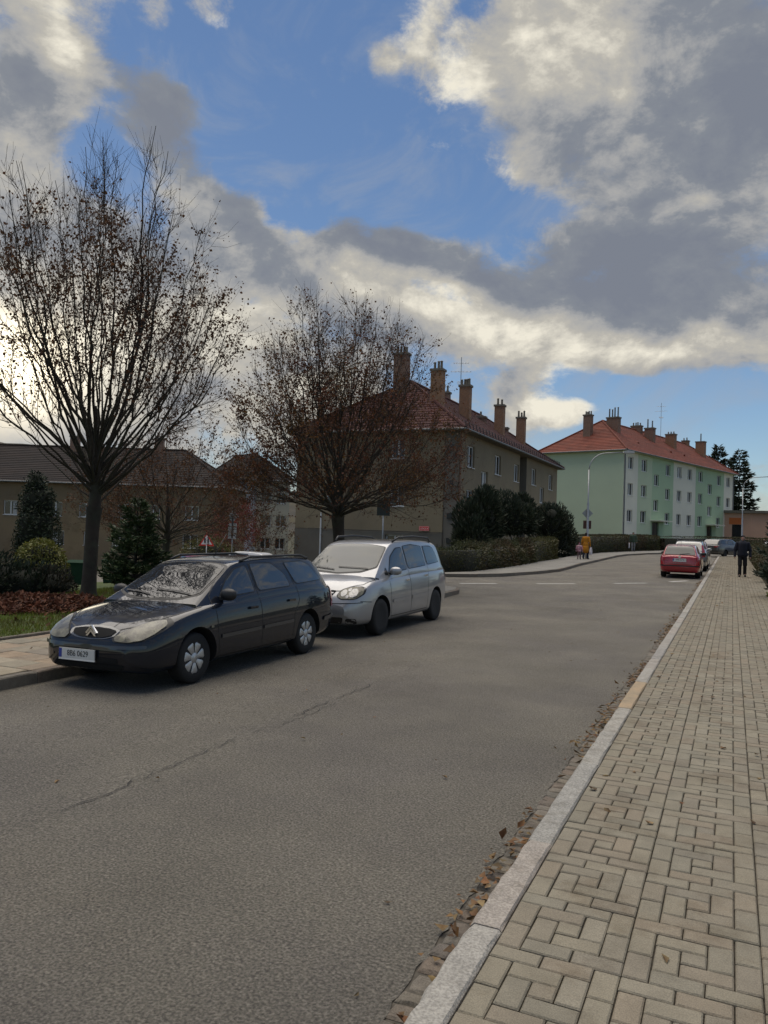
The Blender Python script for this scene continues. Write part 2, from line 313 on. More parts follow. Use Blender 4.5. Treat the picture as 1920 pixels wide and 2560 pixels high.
# ---- right-hand pavement: bed, 13-paver pinwheel cells, granite kerb, sett gutter
PX, PY, MOD = -.87, 3.18, .508; U = MOD/5
def pav_right(y): return PX+4*MOD
pavement = sheet('pavement', lambda y: (PX-.005, pav_right(y)+.01), [0+.5*i for i in range(0, 139)], .078, M_joint, nx=4)
PAT = [(0,2,4,5),(2,4,4,5),(4,5,3,5),(4,5,1,3),(3,5,0,1),(1,3,0,1),(0,1,0,2),(0,1,2,4),(1,3,3,4),(3,4,2,4),(2,4,1,2),(1,2,1,3),(2,3,2,3)]
JW = .0028
def paver_mesh(w, h, s):
    r = random.Random(s); c = .006; hw, hh = w*U/2-JW, h*U/2-JW; t = [r.uniform(-.0022, .0022) for _ in range(4)]
    o = [(-hw,-hh),(hw,-hh),(hw,hh),(-hw,hh)]
    v = [(x, y, -.03) for x, y in o]+[(x, y, -c+t[i]) for i, (x, y) in enumerate(o)]
    v += [(x-math.copysign(c, x), y-math.copysign(c, y), t[i]) for i, (x, y) in enumerate(o)]
    return v, [(8,9,10,11),(4,5,9,8),(5,6,10,9),(6,7,11,10),(7,4,8,11),(0,1,5,4),(1,2,6,5),(2,3,7,6),(3,0,4,7)]
pm_ = {}
for w_, h_ in ((2,1),(1,2),(1,1)):
    for s in range(4):
        me = bpy.data.meshes.new('paver'); v, f = paver_mesh(w_, h_, s); me.from_pydata(v, [], f); me.materials.append(M_paver); pm_[(w_, h_, s)] = me
single = {(0, k) for k in range(-2, 7)} | {(1, k) for k in range(-1, 7)} | {(2, k) for k in range(1, 7)}
far = MB()
for k in range(-3, 130):
    for cx in range(4):
        for a, b, c, d in PAT:
            x = PX+cx*MOD+(a+b)/2*U; y = PY+k*MOD+(c+d)/2*U; z = .1+ground_z(x, y)+rng.uniform(-.002, .002)
            x += rng.uniform(-.0015, .0015); y += rng.uniform(-.0015, .0015)
            key = (b-a, d-c, rng.randrange(4))
            if (cx, k) in single:
                o = bpy.data.objects.new('paver', pm_[key]); col.objects.link(o); o.parent = pavement; o.location = (x, y, z)
            else:
                v, f = paver_mesh(*key); far.add([(p[0]+x, p[1]+y, p[2]+z) for p in v], f)
tag(far.build('pavers', M_paver, pavement), kind='stuff')

kerb = empty('kerb'); kerb['kind'] = 'structure'
def kerb_stone(x0, x1, y0, y1, z1, m, par, s, depth=.2):
    r = random.Random(s); n = 10; V = []; F = []
    for i in range(n+1):
        y = y0+(y1-y0)*i/n; e = .018 if i in (0, n) else 0
        j = [r.uniform(-.006, .006) for _ in range(4)]; zz = z1+ground_z(x0, y)+r.uniform(-.003, .003)
        V += [(x0+j[0], y, zz-depth), (x0+j[0], y, zz-.022-e*.4), (x0+.016+j[1], y, zz-e*.5), (x1-.012+j[2], y, zz-e*.5), (x1+j[3]*.4, y, zz-.014-e*.4), (x1, y, zz-depth)]
    for i in range(n):
        for k in range(5): a = i*6+k; F.append((a, a+6, a+7, a+1))
    F += [tuple(range(6)), tuple(n*6+5-k for k in range(6))]
    me = bpy.data.meshes.new('kerb_stone'); me.from_pydata(V, [], F); me.update(); fix_normals(me)
    return link_mesh('kerb_stone', me, m, par)
joints = [.6, 1.5, 2.4, 3.3, 4.33, 5.95, 7.05, 8.05, 9.6, 10.6, 11.5, 12.7, 13.6]
y = 13.6
while y < 68: y += rng.uniform(.9, 1.3); joints.append(y)
for i in range(len(joints)-1):
    kerb_stone(-1.02, -.878, joints[i]+.004, joints[i+1]-.004, .102, M_kerb_rust if i == 7 else M_kerb, kerb, i)
gutter = empty('gutter'); gutter['kind'] = 'structure'
def sett_mesh(s):
    r = random.Random(s); o = [(-.5,-.5),(0,-.54),(.5,-.5),(.54,0),(.5,.5),(0,.54),(-.5,.5),(-.54,0)]
    o = [(x*(1+r.uniform(-.12, .06)), y*(1+r.uniform(-.12, .06))) for x, y in o]
    v = [(x, y, -.05) for x, y in o]+[(x*.97, y*.97, -.012+r.uniform(-.004, .003)) for x, y in o]+[(x*.74, y*.74, r.uniform(-.004, .004)) for x, y in o]
    me = bpy.data.meshes.new('sett'); me.from_pydata(v, [], [(i, (i+1) % 8, 8+(i+1) % 8, 8+i) for i in range(8)]+[(8+i, 8+(i+1) % 8, 16+(i+1) % 8, 16+i) for i in range(8)]+[tuple(range(16, 24))])
    me.materials.append(M_sett); return me
setts = [sett_mesh(s) for s in range(10)]
y = 2.05
for i in range(300):
    L = rng.uniform(.085, .135); o = bpy.data.objects.new('sett', rng.choice(setts)); col.objects.link(o); o.parent = gutter
    o.location = (-1.085+rng.uniform(-.008, .008), y+L/2, .018+ground_z(-1, y)+rng.uniform(-.006, .006)); o.scale = (rng.uniform(.105, .13), L-.012, 1); o.rotation_euler = (0, 0, rng.uniform(-.08, .08)); y += L
sheet('gutter_bed', lambda y: (-1.16, -1.01), [0]+[.5*i for i in range(1, 138)], .006, M_joint, nx=1)
if y < 66:
    mb = MB()
    while y < 66:
        L = rng.uniform(.09, .14); mb.cbox(-1.145, -1.025, y, y+L-.012, ground_z(-1, y)-.02, ground_z(-1, y)+.02, .012); y += L
    tag(mb.build('setts', M_sett, gutter), kind='stuff')

# ragged asphalt edge creeping over the setts
vs = []; y = 1.6
while y < 40:
    vs += [(-1.175, y, ground_z(-1.2, y)+.003), (-1.142+rng.uniform(-.012, .014), y, ground_z(-1.2, y)+rng.uniform(.011, .013))]; y += rng.uniform(.03, .09)
MB().add(vs, [(2*k, 2*k+1, 2*k+3, 2*k+2) for k in range(len(vs)//2-1)]).build('asphalt_edge', M_asphalt, road)
# ---- near left pavement with concrete slabs and kerb
kerb_l = empty('kerb_far_side'); kerb_l['kind'] = 'structure'
y = 2.
while y < 18.6:
    L = rng.uniform(.9, 1.15); kerb_stone(-7.32, -7.2, y, min(y+L, 18.6)-.006, .135, M_sett, kerb_l, int(y*100)); y += L
pl = sheet('pavement_left', lambda y: (-9.4, -7.315), [-4+.5*i for i in range(0, 46)], .1, M_joint, nx=4)
y = 3.6; row = 0
while y < 12:
    x = -9.38+(.2 if row % 2 else 0); 
    if row % 2: 
        b = MB().cbox(-9.38, -9.185, y, y+.392, .01, .051, .006).build('slab', M_slab, pl)
    while x < -7.34:
        x1 = min(x+.395, -7.33); tl = rng.uniform(-.004, .005)
        if x1-x > .05: MB().cbox(x, x1, y, y+.392, .01, .05+tl, .006).build('slab', M_slab, pl)
        x += .4
    y += .4; row += 1
sheet('pavement_left_end', lambda y: (-9.4, -7.34), [12+.5*i for i in range(0, 14)], .13, M_pavasph, nx=3)
# lawn edging and lawn
mb = MB(); y = -2
while y < 18: mb.cbox(-9.47, -9.41, y, y+.99, -.08, .09, .01); y += 1
tag(mb.build('lawn_edging', M_sett), kind='structure')
def near_edge(x): return street_y(x)-3.3
V = []; F = []; lx = [-9.45-.5*i for i in range(60)]; NY = 34
for x in lx:
    y1 = near_edge(x) if x < -11 else 19+(-9.45-x)*.9
    for k in range(NY+1):
        y = -6+(y1+6)*k/NY; V.append((x, y, ground_z(x, y)+.14))
for i in range(len(lx)-1):
    for k in range(NY): a = i*(NY+1)+k; F.append((a, a+1, a+NY+2, a+NY+1))
me = np_mesh('lawn', V, F); fix_normals(me); lawn = tag(link_mesh('lawn', me, M_lawn), kind='structure')

# rounded corner island of the side-street mouth
def slab_poly(name, pts, dz, h, m, par=None, kind=None):
    n = len(pts); V = [(x, y, ground_z(x, y)+dz) for x, y in pts]+[(x, y, ground_z(x, y)+dz-h) for x, y in pts]
    me = bpy.data.meshes.new(name); me.from_pydata(V, [], [tuple(range(n))]+[(i, n+i, n+(i+1) % n, (i+1) % n) for i in range(n)]); me.update()
    bm = bmesh.new(); bm.from_mesh(me); bmesh.ops.triangulate(bm, faces=[f for f in bm.faces if len(f.verts) > 4]); bmesh.ops.recalc_face_normals(bm, faces=bm.faces); bm.to_mesh(me); bm.free()
    o = link_mesh(name, me, m, par)
    if kind: o['kind'] = kind
    return o
corner = [(-7.2, 18.4), (-7.2, 20.0), (-7.26, 21.4), (-7.5, 22.3), (-8.2, 22.7), (-9.4, 22.9), (-11, 23.1), (-12.2, 23.4), (-12.2, 21.8), (-9.9, 19.4), (-9.4, 18.4)]
slab_poly('pavement_corner', [(x-(.12 if x > -7.6 else 0), y-(.12 if y > 22 else 0)) for x, y in corner], .138, .12, M_pavasph, kind='structure')
def kerb_run(pts, par, w=.12, z1=.13, m=M_sett, step=1.0, side=1, z0=None):
    for i in range(len(pts)-1):
        a = Vector(pts[i]); b = Vector(pts[i+1]); L = (b-a).length; n = max(1, round(L/step)); d = (b-a)/n; nn = Vector((-d.y, d.x)).normalized()*w*side
        for k in range(n):
            p = a+d*(k+.006); q = a+d*(k+.994); ps = [p, q, q+nn, p+nn]; zz = ground_z((p.x+q.x)/2, (p.y+q.y)/2)+z1+rng.uniform(-.004, .004)
            MB().add([(v.x, v.y, zz-.2) for v in ps]+[(v.x, v.y, zz-.012) for v in ps]+[((v.x*.92+(p.x+q.x+nn.x)/2*.08), (v.y*.92+(p.y+q.y+nn.y)/2*.08), zz) for v in ps],
                     [(0,1,5,4),(1,2,6,5),(2,3,7,6),(3,0,4,7),(4,5,9,8),(5,6,10,9),(6,7,11,10),(7,4,8,11),(8,9,10,11)]).build('kerb_stone', m, par)
kerb_run([(-7.2, 18.62), (-7.2, 20.0), (-7.27, 21.4), (-7.52, 22.2), (-8.2, 22.62), (-9.4, 22.85), (-11, 23.1)], kerb_l, step=.6)
# pavement beyond the side street, with its kerb, up to the bend
KF = [(-12, 27.4), (-10.1, 27.9), (-9.1, 29.0), (-8.4, 30.2), (-7.7, 33.2), (-7.3, 36), (-7.4, 39), (-7.6, 43), (-7.68, 49.5), (-7.88, 60), (-7.7, 64.7), (-6.63, 69.85), (-5.33, 72.6), (-2.6, 77), (2, 83), (9, 90)]
HF = [(-12.8, 28.3), (-10.6, 28.7), (-9.8, 30.6), (-9.65, 35), (-9.9, 43), (-9.95, 48), (-10.2, 53), (-10.15, 60), (-9.98, 65.7), (-8.2, 76.5), (-6.2, 83), (0, 89), (7, 95)]
kl = lambda t, P: Vector((float(np.interp(t, np.linspace(0, 1, len(P)), [p[0] for p in P])), float(np.interp(t, np.linspace(0, 1, len(P)), [p[1] for p in P]))))
def by_len(P):
    c = [0]
    for i in range(len(P)-1): c.append(c[-1]+math.dist(P[i], P[i+1]))
    return lambda t: Vector((float(np.interp(t*c[-1], c, [p[0] for p in P])), float(np.interp(t*c[-1], c, [p[1] for p in P]))))
kf, hf = by_len(KF), by_len(HF); V = []; F = []; NN = 120
for i in range(NN+1):
    a = kf(i/NN); b = hf(i/NN); e = (b-a).normalized()*.12
    for k in range(4): q = (a+e)*(1-k/3)+b*(k/3); V.append((q.x, q.y, ground_z(q.x, q.y)+.125))
for i in range(NN):
    for k in range(3): a = i*4+k; F.append((a, a+1, a+5, a+4))
me = np_mesh('pavement_far', V, F); fix_normals(me); tag(link_mesh('pavement_far', me, M_pavasph), kind='structure')
kerb_f = empty('kerb_bend'); kerb_f['kind'] = 'structure'
kerb_run(KF, kerb_f, side=1, z1=.135, step=1.2)
# ---------------------------------------------------------------- buildings
def brick_mat(name, c, mortar, sc):
    m = mat(name, c, .9, .2, 2.)
    t = m.node_tree; N = t.nodes; L = t.links; b = N.new('ShaderNodeTexBrick'); tc = N.new('ShaderNodeTexCoord'); mp = N.new('ShaderNodeMapping')
    mp.inputs['Rotation'].default_value = (R(90), 0, R(35)); L.new(tc.outputs['Object'], mp.inputs[0]); L.new(mp.outputs[0], b.inputs['Vector'])
    b.inputs['Color1'].default_value = (*c, 1); b.inputs['Color2'].default_value = (c[0]*.72, c[1]*.7, c[2]*.7, 1); b.inputs['Mortar'].default_value = (*mortar, 1); b.inputs['Scale'].default_value = sc
    L.new(b.outputs[0], N['Principled BSDF'].inputs['Base Color']); return m
M_brick = brick_mat('chimney_brick', (.33, .17, .085), (.22, .2, .17), 4.)
M_brick2 = brick_mat('chimney_brick_brown', (.25, .145, .095), (.2, .18, .16), 4.)
M_frame = mat('white_window_frame', (.72, .72, .7), .5, .06, 3.)
M_glass = mat('window_glass', (.02, .023, .026), .06, .2, .8, spec=.6)
M_curtain = mat('window_curtain', (.42, .41, .39), .6, .3, 2.5, spec=.3)
M_brown = mat('brown_render', (.275, .222, .14), .95, .1, .5, .4, 60., c2=(.235, .188, .122), c2scale=.22, fine=.08, fscale=60., dirt=((.68, .66, .62), .5))
M_plinth = mat('plinth_render', (.17, .152, .122), .95, .14, .7, .4, 60.)
M_green = mat('green_render', (.54, .62, .43), .95, .035, .3, .2, 60., fine=.04, fscale=30.)
M_green2 = mat('green_render_deep', (.42, .55, .36), .95, .035, .3, .2, 60., fine=.04, fscale=30.)
M_cream = mat('cream_render', (.76, .735, .61), .95, .04, .4, .2, 60., fine=.04, fscale=30.)
M_roof_red = mat('red_roof_tile', (.155, .038, .021), .85, .2, 1.2, piece=.2)
M_roof_old = mat('old_roof_tile', (.062, .018, .016), .9, .25, 1.0, piece=.22)
M_roof_grey = mat('dark_roof_tile', (.017, .011, .0095), .9, .25, 1.0, piece=.2)
M_zinc = mat('zinc_gutter', (.16, .17, .17), .55, .1, 4., metal=.3)
M_beige = mat('beige_render', (.255, .19, .108), .95, .1, .5, .4, 40., c2=(.21, .155, .095), c2scale=.25, dirt=((.6, .57, .52), .6))
M_greyr = mat('blue_grey_render', (.36, .39, .42), .95, .08, .4)
M_yellowr = mat('pale_yellow_render', (.55, .5, .38), .95, .08, .4)
M_orange = mat('salmon_render', (.64, .38, .27), .95, .08, .5)
M_orange2 = mat('orange_sign_panel', (.62, .16, .04), .7, .08, 1.)
M_door = mat('dark_door', (.02, .02, .018), .35, .2, 1.)
M_redplate = mat('red_enamel', (.78, .035, .018), .4, .05, 3.)
M_whiteplate = mat('white_enamel', (.78, .77, .74), .4, .05, 3.)

def side_fn(side, W, L):
    # (u along the wall, z, depth inward) -> local point; u grows away from the corner at the origin
    if side == 'E': return lambda u, z, d=0.: (-d, u, z)
    if side == 'S': return lambda u, z, d=0.: (-u, d, z)
    if side == 'W': return lambda u, z, d=0.: (-W+d, u, z)
    return lambda u, z, d=0.: (-u, L-d, z)
def wall(name, fn, u0, u1, z0, z1, holes, m, root, depth=.2, off=0.):
    us = sorted({u0, u1} | {h[i] for h in holes for i in (0, 1) if u0 < h[i] < u1}); zs = sorted({z0, z1} | {h[i] for h in holes for i in (2, 3) if z0 < h[i] < z1})
    mb = MB()
    for i in range(len(us)-1):
        for j in range(len(zs)-1):
            a, b, c, d = us[i], us[i+1], zs[j], zs[j+1]
            if any(h[0] <= (a+b)/2 <= h[1] and h[2] <= (c+d)/2 <= h[3] for h in holes): continue
            mb.add([fn(a, c, -off), fn(b, c, -off), fn(b, d, -off), fn(a, d, -off)], [(0, 1, 2, 3)])
    for h in holes:
        if not (u0 <= h[0] and h[1] <= u1 and h[2] < z1 and h[3] > z0): continue
        a, b, c, d = h[0], h[1], max(h[2], z0), min(h[3], z1); q = [(a, c), (b, c), (b, d), (a, d)]
        for k in range(4):
            p, r = q[k], q[(k+1) % 4]; mb.add([fn(*p, -off), fn(*r, -off), fn(*r, depth), fn(*p, depth)], [(0, 1, 2, 3)])
    return mb.build(name, m, root)
def window(fn, a, b, c, d, root, depth=.13, style=2, curtain=0., sill=True, fmat=None):
    mb = MB(); t = .075
    def bar(u0, u1, z0, z1, d0=depth, d1=depth+.06):
        P = [fn(u0, z0, d0), fn(u1, z0, d0), fn(u1, z1, d0), fn(u0, z1, d0), fn(u0, z0, d1), fn(u1, z0, d1), fn(u1, z1, d1), fn(u0, z1, d1)]
        mb.add(P, [(0,1,2,3),(4,7,6,5),(0,4,5,1),(1,5,6,2),(2,6,7,3),(3,7,4,0)])
    bar(a, b, c, c+t); bar(a, b, d-t, d); bar(a, a+t, c+t, d-t); bar(b-t, b, c+t, d-t)
    if style >= 2:
        for k in range(1, style): u = a+(b-a)*k/style; bar(u-.055, u+.055, c+t, d-t, depth-.01, depth+.05)
    w = mb.build('window', fmat or M_frame, root)
    e = depth+.04
    MB().add([fn(a+.02, c+.02, e), fn(b-.02, c+.02, e), fn(b-.02, d-.02, e), fn(a+.02, d-.02, e)], [(0, 1, 2, 3)]).build('pane', M_glass, w)
    if curtain > 0:
        e -= .006; k = a+(b-a)*(.08 if rng.random() < .5 else .5)
        MB().add([fn(k, c+.08, e), fn(k+(b-a)*.4*curtain, c+.08, e), fn(k+(b-a)*.4*curtain, d-.08, e), fn(k, d-.08, e)], [(0, 1, 2, 3)]).build('curtain', M_curtain, w)
    if sill:
        P = [fn(u, z, q) for q in (-.06, depth) for u, z in ((a-.04, c-.05), (b+.04, c-.05), (b+.04, c-.005), (a-.04, c-.005))]
        MB().add(P, [(0,1,2,3),(4,7,6,5),(0,4,5,1),(2,6,7,3),(1,5,6,2),(3,7,4,0)]).build('sill', fmat or M_frame, w)
    return w
def hip_roof(root, W, L, ze, zr, m, over=.55, course=.36, along='y'):
    """stepped tile courses on four planes"""
    hw = (W if along == 'y' else L)/2+over; hl = (L if along == 'y' else W)/2+over
    cx, cyy = -W/2, L/2; rl = hl-hw; n = max(4, int(math.hypot(hw, zr-ze)/course)); mb = MB()
    def P(a, b, z): return (cx+a, cyy+b, z) if along == 'y' else (cx+b, cyy+a, z)
    for sgn in (-1, 1):
        for kind in (0, 1):
            for k in range(n):
                f0, f1 = k/n, (k+1)/n; z0 = ze+(zr-ze)*f0; z1 = ze+(zr-ze)*f1; lift = .045
                a0, a1 = hw*(1-f0), hw*(1-f1); b0, b1 = rl+(hl-rl)*(1-f0), rl+(hl-rl)*(1-f1)
                seg = max(1, int((2*b0 if kind == 0 else 2*a0)/3.0))
                for s_ in range(seg):
                    u0, u1 = -1+2*s_/seg, -1+2*(s_+1)/seg
                    if kind == 0: q = [P(sgn*a0, b0*u0, z0+lift), P(sgn*a0, b0*u1, z0+lift), P(sgn*a1, b1*u1, z1+.004), P(sgn*a1, b1*u0, z1+.004)]; lo = [P(sgn*a0, b0*u0, z0), P(sgn*a0, b0*u1, z0)]
                    else: q = [P(a0*u0, sgn*b0, z0+lift), P(a0*u1, sgn*b0, z0+lift), P(a1*u1, sgn*b1, z1+.004), P(a1*u0, sgn*b1, z1+.004)]; lo = [P(a0*u0, sgn*b0, z0), P(a0*u1, sgn*b0, z0)]
                    mb.add(q+lo, [(0, 1, 2, 3), (4, 5, 1, 0)])
    r = mb.build('roof', m, root)
    # hip and ridge caps
    cap = MB()
    for sa in (-1, 1):
        for sb in (-1, 1): cap.tube([P(sa*hw, sb*hl, ze+.06), P(0, sb*rl, zr+.05)], .11, 6)
    cap.tube([P(0, -rl, zr+.05), P(0, rl, zr+.05)], .12, 6); cap.build('ridge_tiles', m, r)
    ev = MB(); c = [P(-hw, -hl, 0), P(hw, -hl, 0), P(hw, hl, 0), P(-hw, hl, 0)]
    x0 = min(p[0] for p in c); x1 = max(p[0] for p in c); y0 = min(p[1] for p in c); y1 = max(p[1] for p in c)
    ev.box(x0+.03, x1-.03, y0+.03, y1-.03, ze-.12, ze-.004); ev.build('eaves', M_plinth if m is not M_roof_red else M_green, r)
    gt = MB()
    gt.tube([(x1+.05, y0-.05, ze-.03), (x1+.05, y1+.05, ze-.03)], .075, 8); gt.tube([(x0-.05, y0-.07, ze-.035), (x1+.05, y0-.07, ze-.035)], .075, 8); gt.build('gutter', M_zinc, r)
    return r
def chimney(root, x, y, z0, z1, w=1.0, l=.8, pots=3, m=None, hp=.45):
    w *= .8; l *= .75
    c = MB().box(x-w/2, x+w/2, y-l/2, y+l/2, z0, z1).build('chimney', m or M_brick, root)
    MB().box(x-w/2-.07, x+w/2+.07, y-l/2-.07, y+l/2+.07, z1, z1+.16).build('cap', M_plinth, c)
    for k in range(pots):
        px = x+(k-(pots-1)/2)*w/max(pots, 1)*.95; h = hp*rng.uniform(.8, 1.2)
        MB().lathe([(.1, z1+.16), (.085, z1+.16+h), (.12, z1+.16+h+.02), (.0, z1+.16+h+.1)], 8, (px, y+rng.uniform(-.1, .1), 0)).build('pot', M_plinth if hp < .6 else M_zinc, c)
    return c
def antenna(root, x, y, z0, z1):
    a = MB().tube([(x, y, z0), (x, y, z1)], .03, 6).build('antenna', M_galv, root)
    mb = MB()
    for zz, L, rot in ((z1-.5, 1.2, .3), (z1-1.2, 1.6, .3), (z1-2.1, 1.3, 1.9)):
        d = Vector((math.cos(rot), math.sin(rot), 0)); e = Vector((-d.y, d.x, 0)); c = Vector((x, y, zz)); mb.tube([c-d*L/2, c+d*L/2], .016, 4)
        for k in range(6): q = c+d*(L*(k/5-.5)); mb.tube([q-e*.3, q+e*.3], .01, 4)
    mb.build('aerial', M_galv, a); return a

# ---- brown house behind the second tree
bh = empty('apartment_house', (-16, 46.4, 0)); tag(bh, 'brown rendered apartment house with dark red hipped roof and tall brick chimneys', 'house')
W_, L_ = 12.0, 30.0; E, S = side_fn('E', W_, L_), side_fn('S', W_, L_); Wf, Nf = side_fn('W', W_, L_), side_fn('N', W_, L_)
hE = [(1.65, 3.15, 6.0, 7.44), (8.1, 9.65, 6.0, 7.44), (13.5, 15.0, 5.85, 7.25), (19.4, 21.0, 5.95, 7.4), (26.2, 27.8, 5.92, 7.38), (4.85, 6.35, 4.58, 5.98), (1.65, 3.15, 3.15, 4.5), (8.1, 9.65, 3.1, 4.5), (22.7, 24.3, 4.52, 5.95), (26.2, 27.8, 3.0, 4.4), (19.4, 21.0, 3.0, 4.4), (5.0, 6.2, .55, 1.1), (9.5, 10.7, .55, 1.1), (21.5, 22.7, .6, 1.15)]
hS = [(3.75, 4.75, 3.25, 4.65), (3.8, 4.75, 6.4, 7.7), (3.7, 5.0, .3, 1.36), (8.6, 9.6, 3.25, 4.65)]
wall('wall', E, 0, 15.3, -1.2, 8.2, hE, M_brown, bh); wall('wall', E, 17.6, 30, -1.2, 8.2, hE, M_brown, bh)
rec = MB(); rec.add([E(15.3, -1.2), E(15.3, 8.2), E(15.3, 8.2, .9), E(15.3, -1.2, .9), E(17.6, -1.2, .9), E(17.6, 8.2, .9), E(17.6, 8.2), E(17.6, -1.2)], [(0, 1, 2, 3), (3, 2, 5, 4), (4, 5, 6, 7)]); rec.build('stair_recess', M_plinth, bh)
for z in (2.6, 4.7, 6.9): MB().box(-.9, -.78, 16.1, 16.6, z, z+.45).build('vent', M_door, bh)
wall('wall', S, 1.0, 12, 1.6, 8.2, hS, M_brown, bh); wall('plinth', S, 1.0, 12, -2., 1.58, hS, M_plinth, bh, off=.04)
wall('corner_strip', S, 0, 1.0, -2., 8.2, [], M_plinth, bh, off=-.06)
for z in (.9, 2.5, 4.6, 6.9): MB().box(-.72, -.38, -.02, .1, z, z+.38).build('vent', M_door, bh)
wall('wall', Wf, 0, 30, -2., 8.2, [], M_brown, bh); wall('wall', Nf, 0, 12, -2., 8.2, [], M_brown, bh)
for h in hE: window(E, *h, bh, style=2, curtain=rng.choice([0, .6, .9]))
for h in hS: window(S, *h, bh, style=2, curtain=0)
rf = hip_roof(bh, W_, L_, 8.25, 12.7, M_roof_old)
g = MB(); yy = .3
for zz, o in ((8.62, .12), (8.78, .12)): g.tube([(.55-.3, -.2, zz), (.55-.3, 30.2, zz)], .022, 5)
while yy < 30: g.tube([(.55-.2, yy, 8.4), (.25, yy, 8.85)], .03, 4); yy += .75
g.build('snow_guard', M_darkmetal, rf)
MB().tube([(.06, .12, 8.2), (.07, .12, -.9)], .06, 8).build('downpipe', M_brick2, bh)
MB().tube([(-9.9, -.08, 2.7), (-9.9, -.08, -1.6)], .055, 8).build('downpipe', M_whiteplate, bh)
MB().tube([(-10.9, -.1, 1.6), (-1, -.1, 1.6)], .018, 5).build('cable', M_darkmetal, bh)
for x, y, z0, z1, w, l, p in ((-6.2, 4.6, 11.2, 14.4, 1.3, .9, 4), (-2.9, 3.4, 9.9, 12.8, 1.05, .9, 3), (-2.4, 8.0, 9.6, 12.5, 1.0, .8, 4), (-2.4, 17.3, 9.6, 12.5, 1.0, .8, 2), (-2.4, 24.6, 9.6, 12.5, 1.0, .8, 3), (-6.5, 14.5, 11.8, 13.3, 1.2, .8, 3), (-4.2, 17.6, 10.6, 11.6, 1.1, .8, 1), (-4.2, 24.9, 10.6, 11.6, 1.1, .8, 1)):
    chimney(bh, x, y, z0, z1, w, l, p, M_brick if x > -3 else M_brick2)
antenna(bh, -4.4, 12.6, 11.2, 15.9)
MB().box(-7.2, -6.95, 15, 15.25, 9, 9.6).build('roof_vent', M_darkmetal, rf)
pl_ = MB().box(-2.58, -1.88, -.075, -.05, 1.68, 1.98).build('street_plate', M_redplate, bh)
fr = MB()
for a, b, c, d in ((-2.56, -1.9, 1.70, 1.715), (-2.56, -1.9, 1.945, 1.96), (-2.56, -2.545, 1.715, 1.945), (-1.915, -1.9, 1.715, 1.945)): fr.box(a, b, -.08, -.074, c, d)
fr.build('plate_border', M_whiteplate, pl_)
def text(s, size, loc, rot, m, parent, ext=.001, align='CENTER', name='lettering', sx=1.):
    c = bpy.data.curves.new(name, 'FONT'); c.body = s; c.size = size; c.extrude = ext; c.align_x = align; c.align_y = 'CENTER'
    t = bpy.data.objects.new(name, c); col.objects.link(t); bpy.context.view_layer.update()
    me = bpy.data.meshes.new_from_object(t.evaluated_get(bpy.context.evaluated_depsgraph_get())); bpy.data.objects.remove(t)
    me.materials.clear(); o = link_mesh(name, me, m, parent); o.location = loc; o.rotation_euler = rot; o.scale = (sx, 1, 1); return o
text('LIDICKÁ', .17, (-2.23, -.082, 1.82), (R(90), 0, 0), M_whiteplate, pl_, sx=.85)

# ---- green and cream block
gh = empty('apartment_block', (-11.52, 91.38, 0), R(-17)); tag(gh, 'pale green and cream apartment block with orange tiled hipped roof', 'house')
W_, L_ = 10.8, 39.3; E, S = side_fn('E', W_, L_), side_fn('S', W_, L_); Wf, Nf = side_fn('W', W_, L_), side_fn('N', W_, L_)
cols = [(1.15, 2.62), (4.95, 6.6), (12.45, 14.0), (16.4, 18.0), (20.15, 21.75), (24.2, 25.9), (31.9, 33.6), (36.1, 37.8)]
hE = [(a, b, c, d) for c, d in ((9.56, 11.0), (6.48, 7.9), (3.35, 4.78)) for a, b in cols] + [(a, b, c, d) for a, b in ((8.75, 10.3), (28.05, 29.75)) for c, d in ((8.05, 9.45), (4.92, 6.3))] + [(8.5, 10.6, .3, 3.5), (28.0, 30.2, .3, 3.45)]
for u0, u1, m, o in ((0, 3.95, M_cream, 0), (3.95, 8.2, M_green, .004), (8.2, 15.1, M_green2, .006), (15.1, 23.2, M_cream, 0), (23.2, 27.5, M_green2, .006), (27.5, 31.2, M_green2, .007), (31.2, 34.95, M_green2, .006), (34.95, 39.3, M_cream, 0)):
    wall('wall', E, u0, u1, .6, 11.5, hE, m, gh, depth=.22, off=o)
wall('wall', S, 0, 10.8, .6, 11.5, [(2.55, 3.8, 1.35, 1.75)], M_green, gh); wall('wall', Wf, 0, 39.3, 0, 11.5, [], M_green, gh); wall('wall', Nf, 0, 10.8, 0, 11.5, [], M_green, gh)
wall('plinth', S, 0, 10.8, -.2, .62, [], M_plinth, gh, off=-.03); wall('plinth', E, 0, 39.3, -.2, .62, [], M_plinth, gh, off=-.03)
MB().box(-3.8, -2.55, .1, .2, 1.35, 1.75).build('basement_window', M_glass, gh)
for h in hE[:-2]: window(E, *h, gh, depth=.16, style=2, curtain=rng.choice([0, 0, .8, .5]))
for a, b, z in ((8.5, 10.6, 3.5), (28.0, 30.2, 3.45)):
    d = MB().box(-.2, -.14, a, b, .3, z).build('door', M_door, gh); MB().box(-.14, -.1, a+.95, a+1.05, .3, z).build('door_post', M_darkmetal, d)
    MB().box(.0, 1.3, a-.5, b+1.6, z+.12, z+.26).build('canopy', M_cream, gh)
rf = hip_roof(gh, W_, L_, 11.62, 16.0, M_roof_red, over=.6)
MB().tube([(.1, .15, 11.5), (.1, .15, .3)], .07, 8).build('downpipe', M_zinc, gh); MB().tube([(.1, 39.1, 11.5), (.1, 39.1, .3)], .07, 8).build('downpipe', M_zinc, gh)
